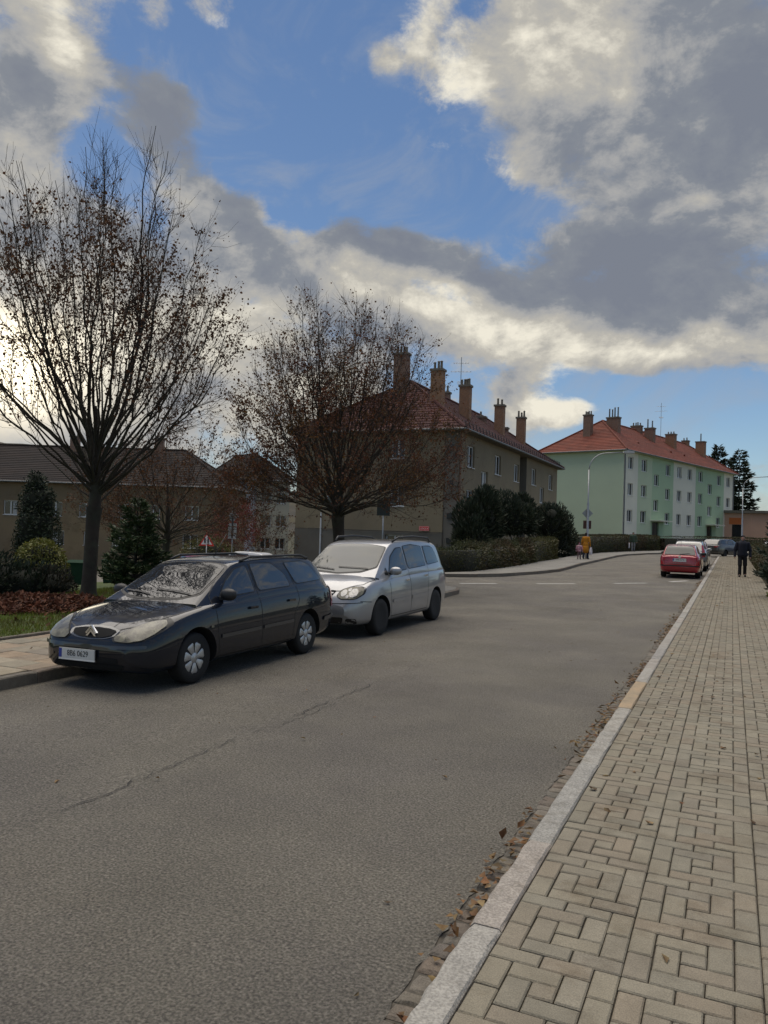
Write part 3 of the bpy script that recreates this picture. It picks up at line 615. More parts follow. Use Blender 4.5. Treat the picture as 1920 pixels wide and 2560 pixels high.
for x, y, z0, z1, w, l, p, hp in ((-5.9, 2.6, 13.6, 16.3, 1.2, 1.0, 4, .35), (-3.9, 5.4, 14.2, 16.2, 1.9, 1.1, 4, 1.1), (-5.4, 15.8, 15.4, 16.5, 1.7, 1.0, 4, .35), (-3.6, 15.9, 14.2, 16.1, 1.5, 1.1, 2, 1.0), (-3.3, 22.5, 14.0, 16.0, 1.6, 1.2, 3, .3), (-5.4, 33.8, 14.8, 16.4, 1.2, 1.0, 2, .4), (-3.0, 33.5, 13.7, 16.1, 1.6, 1.2, 1, 1.0), (-5.4, 19.6, 15.4, 16.2, 1.2, 1.0, 2, .35)):
    chimney(gh, x, y, z0, z1, w, l, p, M_brick2 if y < 16 else M_brick, hp)
antenna(gh, -5.3, 23.8, 15.6, 20.9)
for y, x, z in ((7.6, -1.6, 13.0), (17.2, -1.2, 12.8), (22.0, -1.2, 12.8)): MB().box(x-.1, x+.1, y-.1, y+.1, z-.5, z+.35).build('roof_vent', M_roof_red, rf)

# ---- beige house at the far end of the lawn
lh = empty('terraced_house', (-45.3, 61.8, -3.0), R(24.5)); tag(lh, 'long beige rendered house behind the clipped round bush and bins', 'house')
W_, L_ = 34.0, 11.0; S = side_fn('S', W_, L_); E = side_fn('E', W_, L_); Wf = side_fn('W', W_, L_)
hS = [(a, a+1.35, 4.9, 6.3) for a in (2.6, 6.4, 9.2, 13.0, 16.0, 20.4)]+[(a, a+1.5, 2.15, 3.5) for a in (2.6, 6.4, 9.5, 12.3, 15.7)]+[(a, a+1.3, .35, .9) for a in (9.2, 12.4, 15.8, 5.4)]+[(18.1, 19.4, .2, 2.4), (17.9, 19.1, 3.55, 4.95)]
wall('wall', S, 0, 24.5, 0, 8.1, hS, M_beige, lh); wall('wall', E, 0, 11, 0, 8.1, [], M_beige, lh); wall('wall', Wf, 0, 11, 0, 8.1, [], M_beige, lh)
for h in hS[:-2]+hS[-1:]: window(S, *h, lh, style=2, curtain=rng.choice([0, .7]))
MB().box(-19.4, -18.1, .1, .16, .2, 2.4).build('door', M_door, lh); MB().box(-20.0, -17.3, -1.0, -.01, 2.5, 2.66).build('canopy', M_darkmetal, lh)
MB().box(-34, -24.5, -1.6, 1, 0, 8.1).build('projecting_wing', M_beige, lh); MB().tube([(-24.3, -.12, 8.1), (-24.3, -.12, 0)], .09, 8).build('downpipe', M_zinc, lh)
hip_roof(lh, W_, L_, 8.2, 12.2, M_roof_grey, along='x')
for x, y in ((-8, 4.5), (-17, 5), (-26, 4.5)): chimney(lh, x, y, 10.5, 13.2, 1.1, .8, 2, M_brick2)

# ---- grey and pale yellow house far down the side street
dh = empty('corner_house', (-52.0, 84.6, -2.8), R(62)); tag(dh, 'blue grey and pale yellow house far behind the side street shrubs', 'house')
W_, L_ = 6.6, 12.; S = side_fn('S', W_, L_); E = side_fn('E', W_, L_)
hS = [(a, a+1.4, z, z+1.4) for a in (.5, 2.6, 4.7) for z in (1.4, 4.3, 7.2)]; hE = [(a, a+1.5, z, z+1.4) for a in (2., 5.5, 8.5) for z in (1.4, 4.3, 7.2)]
wall('wall', S, 0, W_, 0, 10, hS, M_yellowr, dh); wall('wall', E, 0, L_, 0, 10, hE, M_yellowr, dh)
wall('wall', side_fn('W', W_, L_), 0, L_, 0, 10, [], M_greyr, dh); wall('wall', side_fn('N', W_, L_), 0, W_, 0, 10, [], M_greyr, dh)
for h in hS: window(S, *h, dh)
for h in hE: window(E, *h, dh)
hip_roof(dh, W_, L_, 10.1, 13.6, M_roof_grey)
gy = empty('narrow_house', (-50.8, 73.2, -2.8), R(26)); tag(gy, 'narrow blue grey house end between the beige house and the shrubs', 'house')
hS = [(1.3, 2.3, z, z+1.35) for z in (1.2, 4.1, 7.0)]
S = side_fn('S', 3.9, 9.); wall('wall', S, 0, 3.9, 0, 9.6, hS, M_greyr, gy); wall('wall', side_fn('E', 3.9, 9.), 0, 9., 0, 9.6, [], M_greyr, gy); wall('wall', side_fn('W', 3.9, 9.), 0, 9., 0, 9.6, [], M_greyr, gy)
for h in hS: window(S, *h, gy)
hip_roof(gy, 3.9, 9., 9.7, 11.2, M_roof_grey, over=.4)

# ---- low salmon building past the parked cars
oh = empty('low_shop_building', (23.5, 122.0, 0), R(-8)); tag(oh, 'low salmon coloured flat-roofed building beyond the green block', 'building')
S = side_fn('S', 26, 10); hS = [(22.4, 23.8, .8, 3.9), (14.2, 17., 1.0, 3.2), (8, 11, 1.0, 3.2)]
wall('wall', S, 0, 26, .2, 5.6, hS, M_orange, oh); wall('wall', side_fn('W', 26, 10), 0, 10, .2, 5.6, [], M_orange, oh); wall('wall', side_fn('E', 26, 10), 0, 10, .2, 5.6, [], M_orange, oh)
for h in hS[1:]: window(S, *h, oh, style=3)
MB().box(-23.8, -22.4, .1, .18, .8, 3.9).build('shop_door', M_glass, oh); MB().box(-24.2, -22.3, -.08, .05, 3.95, 4.9).build('sign_panel', M_orange2, oh)
MB().box(-26.5, .5, -.5, 10.5, 5.6, 6.0).build('roof', M_plinth, oh)
for k in range(9): MB().box(-21.3+k*2.2, -21.15+k*2.2, -.06, .0, .3, 5.5).build('pilaster', M_orange, oh)
gh2 = empty('far_house', (38, 175, 0), R(-5)); tag(gh2, 'grey roofed house in the distance above the salmon building', 'house')
for sd, ln in (('S', 22), ('W', 12), ('E', 12)): wall('wall', side_fn(sd, 22, 12), 0, ln, 0, 11.5, [], M_yellowr, gh2)
hip_roof(gh2, 22, 12, 11.6, 15.0, M_plinth, along='x')

# ---- wooded hill closing the view on the left
V = []; F = []; NX, NYh = 70, 10; r3 = random.Random(5)
prof = [r3.uniform(-1, 1) for _ in range(NX+1)]
for j in range(NYh+1):
    for i in range(NX+1):
        a = R(-80+i*70/NX); d = 420+j*45; top = float(np.interp(-80+i*70/NX, [-80, -55, -50, -42, -36, -28, -18, -10], [62, 66, 62, 50, 44, 26, 14, 2]))
        h = top*math.sin(min(1, j/6)*math.pi/2)+(prof[i]*1.3+r3.uniform(-1.3, 1.3) if j > 2 else 0); V.append((math.sin(a)*d, math.cos(a)*d, h-4))
for j in range(NYh):
    for i in range(NX): a = j*(NX+1)+i; F.append((a, a+1, a+NX+2, a+NX+1))
me = np_mesh('hill', V, F); fix_normals(me)
tag(link_mesh('hill', me, mat('wooded_hill', (.05, .045, .035), 1, .35, .05, c2=(.06, .05, .025), c2scale=.02), smooth=True), kind='structure')
# ---------------------------------------------------------------- vegetation
M_bark = mat('tree_bark', (.042, .031, .023), .95, .3, 6., 1., 30., c2=(.036, .034, .022), c2scale=3.)
M_twig = mat('twig_bark', (.034, .022, .018), .9, .2, 4.)
M_leaf_b = mat('withered_leaf', (.095, .048, .026), .75, .25, 1.2, piece=.4, trans=.35)
M_leaf_r = mat('russet_leaf', (.115, .046, .028), .75, .3, .8, piece=.4, trans=.35, c2=(.10, .06, .02), c2scale=.9)
M_leaf_bush = mat('privet_leaf', (.058, .068, .026), .6, .25, 1.5, piece=.4, trans=.15, c2=(.07, .05, .025), c2scale=.6)
M_leaf_lime = mat('clipped_lime_leaf', (.15, .16, .035), .6, .2, 3., piece=.35, trans=.2)
M_needle = mat('dark_needles', (.022, .034, .016), .7, .3, 2., piece=.35)
M_needle_b = mat('blue_needles', (.026, .042, .026), .7, .3, 2., piece=.35)
M_needle_p = mat('pine_needles', (.038, .065, .022), .65, .3, 2., piece=.35)
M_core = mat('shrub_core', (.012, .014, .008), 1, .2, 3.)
M_grass = mat('grass_blade', (.14, .19, .026), .7, .25, 1.6, piece=.4, trans=.3, c2=(.11, .105, .03), c2scale=1.1)

def cards(P, size, nrng, aspect=.6, curl=.25, flat=0., dirs=None):
    """one small folded leaf per point: 6 verts, 2 quads"""
    P = np.asarray(P); n = len(P); size = np.broadcast_to(size, (n,))*nrng.uniform(.5, 1.4, n)
    d = nrng.normal(size=(n, 3)) if dirs is None else np.asarray(dirs)+nrng.normal(size=(n, 3))*.35
    d[:, 2] *= (1-flat); d /= np.linalg.norm(d, axis=1)[:, None]
    q = nrng.normal(size=(n, 3)); s = np.cross(d, q); s /= np.linalg.norm(s, axis=1)[:, None]; u = np.cross(s, d)
    if flat: s[:, 2] *= (1-flat); 
    L = size[:, None]; w = L*aspect*.5
    a0 = P; a1 = P+d*L; m0 = P+d*L*.45
    V = np.stack([a0, m0+s*w+u*L*curl*.5, a1, m0-s*w+u*L*curl*.5, m0], 1).reshape(-1, 3)
    b = np.arange(n)[:, None]*5
    F = np.concatenate([b+np.array([[0, 1, 4]]), b+np.array([[1, 2, 4]]), b+np.array([[2, 3, 4]]), b+np.array([[3, 0, 4]])]) if False else np.concatenate([b+np.array([[0, 1, 2, 4]]), b+np.array([[0, 4, 2, 3]])])
    return V, F
def card_obj(name, P, size, m, parent, seed=0, **k):
    V, F = cards(P, size, np.random.default_rng(seed), **k); return link_mesh(name, np_mesh(name, V, F), m, parent)

def bez(p0, p1, p2, p3, n):
    t = np.linspace(0, 1, n+1)[:, None]; return ((1-t)**3)*p0+3*((1-t)**2)*t*p1+3*(1-t)*t*t*p2+t**3*p3
class Tubes:
    def __init__(s): s.V = []; s.F = []; s.n = 0
    def add(s, P, r0, r1, k=4, pw=1.):
        n = len(P); T = np.gradient(P, axis=0); T /= np.linalg.norm(T, axis=1)[:, None]+1e-9
        ref = np.array([.3, .9, .1]) if abs(T[0][2]) > .7 else np.array([0, 0, 1.]); A = np.cross(T, ref); A /= np.linalg.norm(A, axis=1)[:, None]+1e-9; B = np.cross(T, A)
        r = r0+(r1-r0)*np.linspace(0, 1, n)**pw; q = np.arange(k)*2*np.pi/k
        ring = P[:, None]+(A[:, None]*np.cos(q)[None, :, None]+B[:, None]*np.sin(q)[None, :, None])*r[:, None, None]
        s.V.append(ring.reshape(-1, 3)); i = np.arange(n-1)[:, None]*k; j = np.arange(k)[None]; j2 = (j+1) % k
        s.F.append((np.stack([i+j, i+j2, i+k+j2, i+k+j], -1).reshape(-1, 4))+s.n); s.n += n*k
    def build(s, name, m, parent, smooth=True): return link_mesh(name, np_mesh(name, np.concatenate(s.V), np.concatenate(s.F)), m, parent, smooth)

def bare_tree(name, base, trunk_h, trunk_r, ends, seed, label, nsub, ntw, leaf_fn, leaf_n, leaf_size, leaf_mat, group=None, sub_len=(.9, 2.0), tw_len=(.25, .75), up=.55, droop=0.):
    """trunk, a fan of limbs ending at given points of the crown envelope, shoots on the limbs, twigs on the shoots"""
    g_ = np.random.default_rng(seed); root = empty(name, base); tag(root, label, 'tree', group)
    tr = Tubes(); lean = g_.normal(size=2)*.05
    tp = np.array([[lean[0]*t*t+math.sin(t*5)*.012, lean[1]*t*t, t*trunk_h] for t in np.linspace(0, 1, 12)])
    rr = trunk_r; P = tp.copy(); flare = np.array([1.35, 1.12, 1.04, 1, .99, .98, .97, .96, .96, .98, 1.05, 1.15])
    for i in range(11): tr.add(P[i:i+2], rr*flare[i], rr*flare[i+1], 14)
    tr.build('trunk', M_bark, root)
    limbs = Tubes(); shoots = Tubes(); LP = []; LD = []
    top = tp[-1]; lead = 2.3
    limbs.add(np.array([top+np.array([math.sin(q*4)*.03, math.cos(q*3)*.03-.03, q*lead]) for q in np.linspace(-.05, 1, 9)]), rr*1.0, rr*.2, 10, .8)
    for e in ends:
        e = np.array(e, float); h = np.hypot(e[0], e[1]); az = np.arctan2(e[1], e[0])+g_.normal()*.1
        out = min(1., h/(e[2]-trunk_h+.3)); s0 = g_.uniform(-.12, .25)+(1-out)*g_.uniform(.1, 1.0)*1.9; s0 = min(s0, e[2]-trunk_h-.6)
        st = top+np.array([math.cos(az)*rr*.35*max(.2, 1-s0/2.4), math.sin(az)*rr*.35*max(.2, 1-s0/2.4), s0])
        D = np.linalg.norm(e-st); d0 = np.array([math.cos(az)*(.35+.65*out), math.sin(az)*(.35+.65*out), .28+.72*(1-out*.75)]); d0 /= np.linalg.norm(d0)
        d1 = np.array([math.cos(az)*.22, math.sin(az)*.22, 1-droop*(1 if e[2] < trunk_h+1.6 else 0)]); d1 /= np.linalg.norm(d1)
        c = bez(st, st+d0*D*.42, e-d1*D*.36, e, 14); ph = g_.uniform(0, 6.28, 3); wv = np.stack([np.sin(np.linspace(0, 9, 15)*g_.uniform(.7, 1.3)+ph[k])+.6*np.sin(np.linspace(0, 21, 15)+ph[2-k]) for k in range(3)], 1); c += wv*.04*np.sin(np.linspace(0, 3.14, 15))[:, None]*D/5; c[1:-1] += g_.normal(size=(13, 3))*.022*D/5
        r0 = rr*g_.uniform(.13, .29)*(D/7)**.6; limbs.add(c, r0, .006, 6, .8)
        T = np.gradient(c, axis=0); T /= np.linalg.norm(T, axis=1)[:, None]
        for _ in range(int(nsub*D/6)):
            t = g_.uniform(.22, .99)**.8*13; i = int(t); p = c[i]+(c[min(i+1, 14)]-c[i])*(t-i); tn = T[i]
            sd = g_.normal(size=3); sd -= tn*sd.dot(tn); sd /= np.linalg.norm(sd)
            d = tn*.75+sd*.62+np.array([0, 0, up*.6]); d /= np.linalg.norm(d); L = g_.uniform(*sub_len)*(1-.55*t/14)
            end = p+d*L+np.array([0, 0, L*.22*up]); sc = bez(p, p+d*L*.4, end-np.array([0, 0, L*.3*up])-d*L*.15, end, 6); sc[1:-1] += g_.normal(size=(5, 3))*.018
            rs = max(.0045, r0*(1-t/15)*.4); shoots.add(sc, min(rs, .018), .003, 4)
            for _ in range(g_.poisson(ntw)):
                tt = g_.uniform(.15, 1)*5; k = int(tt); pp = sc[k]+(sc[k+1]-sc[k])*(tt-k); q = g_.normal(size=3); dd = d*.6+q/np.linalg.norm(q)*.7+np.array([0, 0, up*.5]); dd /= np.linalg.norm(dd); l = g_.uniform(*tw_len)
                wv = np.array([pp, pp+dd*l*.5+g_.normal(size=3)*.015, pp+dd*l+np.array([0, 0, l*.15])]); shoots.add(wv, .0042, .0022, 3)
                LP.append(wv[1:]); LD.append(np.array([dd, dd]))
            LP.append(sc[2:]); LD.append(np.repeat(d[None], 5, 0))
    limbs.build('limbs', M_bark, root); shoots.build('twigs', M_twig, root)
    LP = np.concatenate(LP); LD = np.concatenate(LD); pr = leaf_fn(LP); pr = pr/pr.sum(); idx = g_.choice(len(LP), leaf_n, p=pr)
    pts = LP[idx]+g_.normal(size=(leaf_n, 3))*.05; dd = LD[idx]*.3+np.array([0, 0, -.6])
    card_obj('crown', pts, leaf_size, leaf_mat, root, seed, aspect=.75, dirs=dd+g_.normal(size=(leaf_n, 3))*.6)
    return root
def crown_ends(n, seed, prof, spread=1.0, low=0):
    """end points of limbs: prof = [(height, radius)] of the crown outline"""
    g_ = np.random.default_rng(seed); hs = [p[0] for p in prof]; rs = [p[1] for p in prof]; E_ = []
    for i in range(n):
        a = i*2.39996+g_.normal()*.25; f = math.sqrt((i+.5)/n); zmax = float(np.interp(f*max(rs), rs[::-1], hs[::-1])); z = zmax*g_.uniform(.86, 1.03)
        E_.append((math.cos(a)*f*max(rs)*g_.uniform(.9, 1.06), math.sin(a)*f*max(rs)*g_.uniform(.9, 1.06), z))
    for i in range(low):
        a = i*2*math.pi/low+g_.normal()*.2; z = g_.uniform(hs[0]-.6, hs[0]+1.6); E_.append((math.cos(a)*max(rs)*g_.uniform(.85, 1.08), math.sin(a)*max(rs)*g_.uniform(.85, 1.08), z))
    return E_
# big tree on the lawn: tall bare whips above, thin withered leaves below
def lf1(P): h = P[:, 2]; r = np.hypot(P[:, 0], P[:, 1]); return np.exp(-((h-6.6)/2.0)**2)*(.15+np.sin(P[:, 0]*2.1+1)**2*np.sin(P[:, 1]*1.7+h*.6)**2)*(h < 9.3)+.02*(h < 8)
e1 = crown_ends(36, 11, [(5.6, 3.2), (7.4, 3.0), (8.6, 2.5), (9.4, 1.9), (10.0, 1.2), (10.5, .4)], low=16)
e1 += [(.9, .6, 10.9), (1.2, .7, 10.3), (-.2, .1, 10.6)]
bare_tree('street_tree', (-13.2, 13.0, .02), 2.05, .158, e1, 21, 'tall bare tree with upright whips standing in the leaf litter on the lawn', 14, 5.5, lf1, 14000, .065, M_leaf_b, 'street trees')
# second tree: rounder and denser, russet leaves still on
def lf2(P): h = P[:, 2]; return (.25+np.exp(-((h-4.6)/2.6)**2))*(.25+np.sin(P[:, 0]*1.6)**2*np.cos(P[:, 1]*1.9+h)**2)
e2 = crown_ends(54, 31, [(3.4, 3.7), (5.0, 3.5), (6.4, 3.0), (7.8, 2.4), (8.8, 1.6), (9.1, .6)], low=26)
bare_tree('street_tree', (-11.2, 21.3, .12), 2.05, .19, e2, 22, 'round dense bare tree with russet leaves beside the side street', 22, 5.5, lf2, 32000, .068, M_leaf_r, 'street trees', up=.4, droop=.6)
# small bare trees and shrubs down the side street
def lf3(P): return np.ones(len(P))
bare_tree('bare_tree', (-20.6, 24.2, ground_z(-20.6, 24.2)), 1.9, .14, crown_ends(26, 45, [(3.0, 3.6), (4.6, 3.2), (5.9, 2.4), (6.8, 1.0)], low=14), 27, 'dark bare tree filling the gap between the two street trees', 14, 5, lf3, 9000, .08, M_leaf_b, up=.35, droop=.3)
bare_tree('bare_tree', (-24.3, 28.6, ground_z(-24.3, 28.6)), 1.7, .15, crown_ends(16, 41, [(3.0, 3.2), (4.2, 2.8), (5.2, 2.0), (5.8, .8)], low=12), 23, 'crooked dark tree with arching branches behind the young pine', 9, 4, lf3, 1800, .09, M_leaf_b, up=.1, droop=.9)
bare_tree('bare_shrub', (-29.6, 44.2, ground_z(-29.6, 44.2)), .25, .08, crown_ends(20, 42, [(2.2, 2.6), (3.4, 2.3), (4.4, 1.6), (5.0, .6)], low=6), 24, 'many-stemmed bare shrub beside the road signs in the side street', 12, 4, lf3, 2600, .1, M_leaf_r, up=.4)
bare_tree('bare_shrub', (-35.5, 49.8, ground_z(-36, 50)), .5, .08, crown_ends(16, 43, [(3.0, 2.0), (4.6, 1.8), (6.0, 1.0), (6.4, .4)], low=6), 25, 'red leaved shrub in front of the blue grey house end', 12, 5, lf3, 5200, .11, mat('red_shrub_leaf', (.22, .05, .045), .75, .3, 1., piece=.35, trans=.3), up=.5)

def blob_pts(n, c, r, seed, shell=.35, flat_bottom=True, lump=.22):
    g_ = np.random.default_rng(seed); d = g_.normal(size=(n, 3)); d /= np.linalg.norm(d, axis=1)[:, None]
    w = np.array([[g_.normal(), g_.normal(), g_.normal()] for _ in range(6)])*2.2; k = sum(np.sin(d@a+i) for i, a in enumerate(w))/3
    f = (1-shell*g_.random(n)**2)*(1+lump*k); P = d*f[:, None]*np.array(r)
    if flat_bottom: P[:, 2] = np.where(P[:, 2] < -r[2]*.8, -r[2]*.8, P[:, 2])
    return P+np.array(c), d
def core(name, c, r, root, m=None, seg=14, lump=.1, seed=0):
    bm = bmesh.new(); bmesh.ops.create_icosphere(bm, subdivisions=3, radius=1); rr = random.Random(seed); ph = [rr.uniform(0, 6) for _ in range(3)]
    for v in bm.verts:
        k = 1+lump*(math.sin(v.co.x*4+ph[0])+math.sin(v.co.y*4+ph[1])+math.sin(v.co.z*5+ph[2]))/2; v.co = Vector((v.co.x*r[0]*k+c[0], v.co.y*r[1]*k+c[1], v.co.z*r[2]*k+c[2]))
    me = bpy.data.meshes.new(name); bm.to_mesh(me); bm.free(); return link_mesh(name, me, m or M_core, root, True)
def bush(name, loc, lobes, n, size, m, label, seed, group=None, aspect=.6, stem=None, cat='bush', dirs=False, lump=.22):
    root = empty(name, loc); tag(root, label, cat, group); Ps = []; Ds = []; tot = sum(l[3]*l[4]+l[3]*l[5] for l in lobes)
    for i, (x, y, z, rx, ry, rz) in enumerate(lobes):
        p, d = blob_pts(int(n*(rx*ry+rx*rz)/tot), (x, y, z), (rx, ry, rz), seed*10+i, lump=lump); Ps.append(p); Ds.append(d)
    k = MB()
    P = np.concatenate(Ps); D = np.concatenate(Ds); f = card_obj('foliage', P, size, m, root, seed, aspect=aspect, dirs=D+np.array([0, 0, .7]) if dirs else None)
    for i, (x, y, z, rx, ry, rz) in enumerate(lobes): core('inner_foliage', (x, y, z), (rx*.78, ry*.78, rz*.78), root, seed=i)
    s = MB(); s.tube([(0, 0, 0), (.05, 0, lobes[0][2])], [.07, .04], 8)
    for x, y, z, rx, ry, rz in lobes[:6]: s.tube([(x*.2, y*.2, .05), (x, y, max(.2, z-rz*.3))], [.05, .025], 6)
    s.build('stem', M_bark, root); return root
gz = ground_z
# left garden
bush('clipped_bush', (-16.4, 14.5, gz(-16.4, 14.5)+.1), [(0, 0, .78, .66, .66, .74)], 5200, .075, M_leaf_lime, 'round clipped yellow green bush next to the dark juniper', 1, lump=.05)
bush('juniper_bush', (-16.1, 12.6, gz(-16.1, 12.6)+.1), [(0, 0, .5, .9, .9, .55), (.55, .6, .42, .75, .7, .45), (-.6, -.7, .62, 1.0, 1.0, .7), (.5, 1.1, .3, .6, .5, .34)], 7000, .13, M_needle, 'dark spreading juniper at the left edge of the lawn', 2, aspect=.28, dirs=True)
bush('juniper_bush', (-15.2, 13.7, gz(-15.2, 13.7)+.08), [(0, 0, .32, .62, .55, .36), (-.6, -.4, .36, .5, .5, .36)], 2600, .11, mat('bronze_needles', (.035, .03, .018), .7, .3, 2., piece=.35), 'low bronze juniper at the foot of the clipped round bush', 3, aspect=.28, dirs=True)
def conifer(name, loc, h, r, m, label, seed, tiers, n, group=None, sp=1.0, droop=.25, nl=.16, bare=.06):
    """trunk and whorls of tapering branches, each with needle sprays"""
    g_ = np.random.default_rng(seed); root = empty(name, loc); tag(root, label, 'tree', group); tb = Tubes(); P = []; D = []
    tb.add(np.array([[0, 0, 0], [0, 0, h*.5], [0, 0, h]]), r*.06, .01, 8); 
    for i in range(tiers):
        f = i/(tiers-1); z = h*(bare+(1-bare)*f**.9*.98); L0 = r*(1-f)**sp+.06*r
        for k in range(max(4, int(9-3*f))):
            a = g_.uniform(0, 6.283); L = L0*g_.uniform(.55, 1.12); d = np.array([math.cos(a), math.sin(a), 0]); e = np.array([0, 0, z])+d*L+np.array([0, 0, L*(.35*f-droop*(1-f))])
            c = bez(np.array([0, 0, z]), np.array([0, 0, z+L*.12])+d*L*.35, e-np.array([0, 0, L*.12])-d*L*.2, e, 6); tb.add(c, max(.006, .03*L), .004, 4)
            t = g_.uniform(.12, 1, max(4, int(n*L/r/tiers/6)))**.7; i0 = np.minimum((t*6).astype(int), 5); q = c[i0]+(c[i0+1]-c[i0])*(t*6-i0)[:, None]; sd = np.cross(d, [0, 0, 1.])
            off = g_.normal(size=len(t))*.16*L*(1.1-t*.8); q = q+sd*off[:, None]+np.array([0, 0, -1.])*np.abs(g_.normal(size=len(t))*.05*L)[:, None]; P.append(q); D.append(d*.8+sd*np.sign(off)[:, None]*.6+np.array([0, 0, .15-droop*.6]))
    tb.build('trunk', M_bark, root); P = np.concatenate(P); D = np.concatenate(D); card_obj('crown', P, nl, m, root, seed, aspect=.24, dirs=D); return root
conifer('young_pine', (-15.6, 17.1, gz(-15.6, 17.1)+.08), 2.65, 1.0, M_needle_p, 'young green pine tree behind the dark estate car', 4, 22, 12000, sp=.62, droop=-.25, nl=.16, bare=.02)
bush('thuja_column', (-37.4, 32.5, gz(-37, 32.5)), [(0, 0, 1.5, 1.25, 1.25, 1.8), (.1, 0, 3.4, 1.25, 1.2, 1.8), (0, .1, 5.0, 1.0, 1.0, 1.4), (0, 0, 6.1, .5, .5, .8)], 9000, .2, M_needle, 'tall dark columnar thuja in front of the beige house', 5, aspect=.4, cat='tree')
bush('yellowing_bush', (-33.0, 43.5, gz(-33, 43.5)), [(0, 0, 1.3, 1.9, 1.2, 1.4), (1.7, .6, 1.0, 1.2, 1., 1.1)], 4200, .16, mat('olive_leaf', (.10, .10, .03), .7, .3, 1., piece=.35, trans=.2), 'olive yellow bush behind the warning sign in the side street', 6, lump=.3)
# shrubs and hedges by the brown house
bush('yew_bush', (-12.6, 40.4, gz(-12.6, 40.4)), [(0, 0, 2.2, 1.05, 1.1, 1.75), (0, -1.1, 1.6, 1.0, 1.1, 1.5), (.1, -2.0, 1.2, .9, .9, 1.2), (.1, .5, 3.3, .55, .6, .85)], 11550, .27, M_needle, 'tall dark yew bush nearest the brown house corner', 7, 'yew bushes', aspect=.3, dirs=True, lump=.38)
bush('yew_bush', (-12.5, 48.0, gz(-12.5, 48)), [(0, 0, 2.6, 1.0, 1.3, 1.15), (0, 1.4, 2.9, .9, 1.0, 1.15), (-.2, -1.4, 2.6, .95, 1.1, 1.1)], 8250, .27, M_needle, 'dark yew bush on bare stems in the middle of the row', 8, 'yew bushes', aspect=.3, dirs=True, lump=.38)
bush('yew_bush', (-11.7, 55.2, gz(-11.7, 55)), [(0, 0, 1.6, 1.15, 1.5, 1.8), (0, -1., 2.4, .95, 1.1, 1.3), (.2, 1.1, 1.9, .9, 1.1, 1.5)], 9350, .27, M_needle, 'dark rounded yew bush beside the woman in the ochre coat', 9, 'yew bushes', aspect=.3, dirs=True, lump=.38)
def hedge(name, path, w, h, n, size, m, label, seed, rough=.12):
    root = empty(name, (path[0][0], path[0][1], gz(*path[0]))); tag(root, label, 'hedge'); g_ = np.random.default_rng(seed); o = np.array([path[0][0], path[0][1], gz(*path[0])])
    fn = by_len(path); seglen = sum(math.dist(path[i], path[i+1]) for i in range(len(path)-1)); t = g_.random(n); P = np.zeros((n, 3)); D = np.zeros((n, 3)); ts = np.linspace(0, 1, 200); C = np.array([fn(q) for q in ts]); T = np.gradient(C, axis=0); T /= np.linalg.norm(T, axis=1)[:, None]
    cx = np.interp(t, ts, C[:, 0]); cyv = np.interp(t, ts, C[:, 1]); nx = -np.interp(t, ts, T[:, 1]); ny = np.interp(t, ts, T[:, 0])
    face = g_.random(n); A = 2*h+w; hh = h*(1+rough*.6*np.sin(t*seglen*1.3)+rough*.4*np.sin(t*seglen*3.7+1)); s = np.where(face < h/A, -1., np.where(face < 2*h/A, 1., g_.uniform(-1, 1, n))); isTop = face >= 2*h/A
    z = np.where(isTop, hh*(1-.06*g_.random(n)**2)+np.abs(g_.normal(size=n))*rough*.5*h, g_.uniform(.02, 1, n)*hh); sw = s*w/2*(1+g_.normal(size=n)*rough)
    endc = g_.random(n) < .06; tt = np.where(t < .5, 0., 1.); z = np.where(endc, g_.uniform(.02, 1, n)*hh, z); sw = np.where(endc, g_.uniform(-.5, .5, n)*w, sw)
    cx = np.where(endc, np.interp(tt, ts, C[:, 0]), cx); cyv = np.where(endc, np.interp(tt, ts, C[:, 1])+np.where(t < .5, -.08, .08), cyv)
    P[:, 0] = cx+nx*sw; P[:, 1] = cyv+ny*sw; gg = np.array([gz(a, b) for a, b in zip(P[:, 0], P[:, 1])]); P[:, 2] = z+gg
    D[:, 0] = nx*s*(~isTop); D[:, 1] = ny*s*(~isTop); D[:, 2] = isTop*1.+.3
    card_obj('foliage', P-o, size, m, root, seed, dirs=D, aspect=.6)
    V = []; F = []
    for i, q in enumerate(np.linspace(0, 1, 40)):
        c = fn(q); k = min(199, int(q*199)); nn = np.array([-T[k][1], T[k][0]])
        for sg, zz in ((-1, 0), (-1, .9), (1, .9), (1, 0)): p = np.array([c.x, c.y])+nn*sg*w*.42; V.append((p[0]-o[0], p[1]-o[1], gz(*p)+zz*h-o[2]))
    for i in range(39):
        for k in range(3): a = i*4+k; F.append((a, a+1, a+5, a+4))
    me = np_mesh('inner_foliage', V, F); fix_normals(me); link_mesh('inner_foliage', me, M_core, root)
    st = Tubes()
    for q in np.linspace(.01, .99, int(seglen*1.6)): c = fn(q); st.add(np.array([[c.x-o[0]+.12, c.y-o[1], gz(c.x, c.y)-o[2]], [c.x-o[0]+.1+g_.normal()*.1, c.y-o[1]+g_.normal()*.1, gz(c.x, c.y)-o[2]+h*.85]]), .02, .008, 5)
    st.build('stems', M_bark, root); return root
hedge('privet_hedge', [(-14.8, 29.2), (-11.3, 29.5), (-10.35, 31.0), (-10.2, 35), (-10.4, 42)], .9, 1.05, 15000, .095, M_leaf_bush, 'loose privet hedge in front of the brown house', 11, .2)
hedge('privet_hedge', [(-10.45, 42.4), (-10.6, 48.6)], 1.0, 1.32, 5000, .1, mat('olive_privet', (.085, .085, .032), .6, .25, 1.5, piece=.4, trans=.15), 'lighter trimmed end of the hedge below the yew bushes', 12, .06)
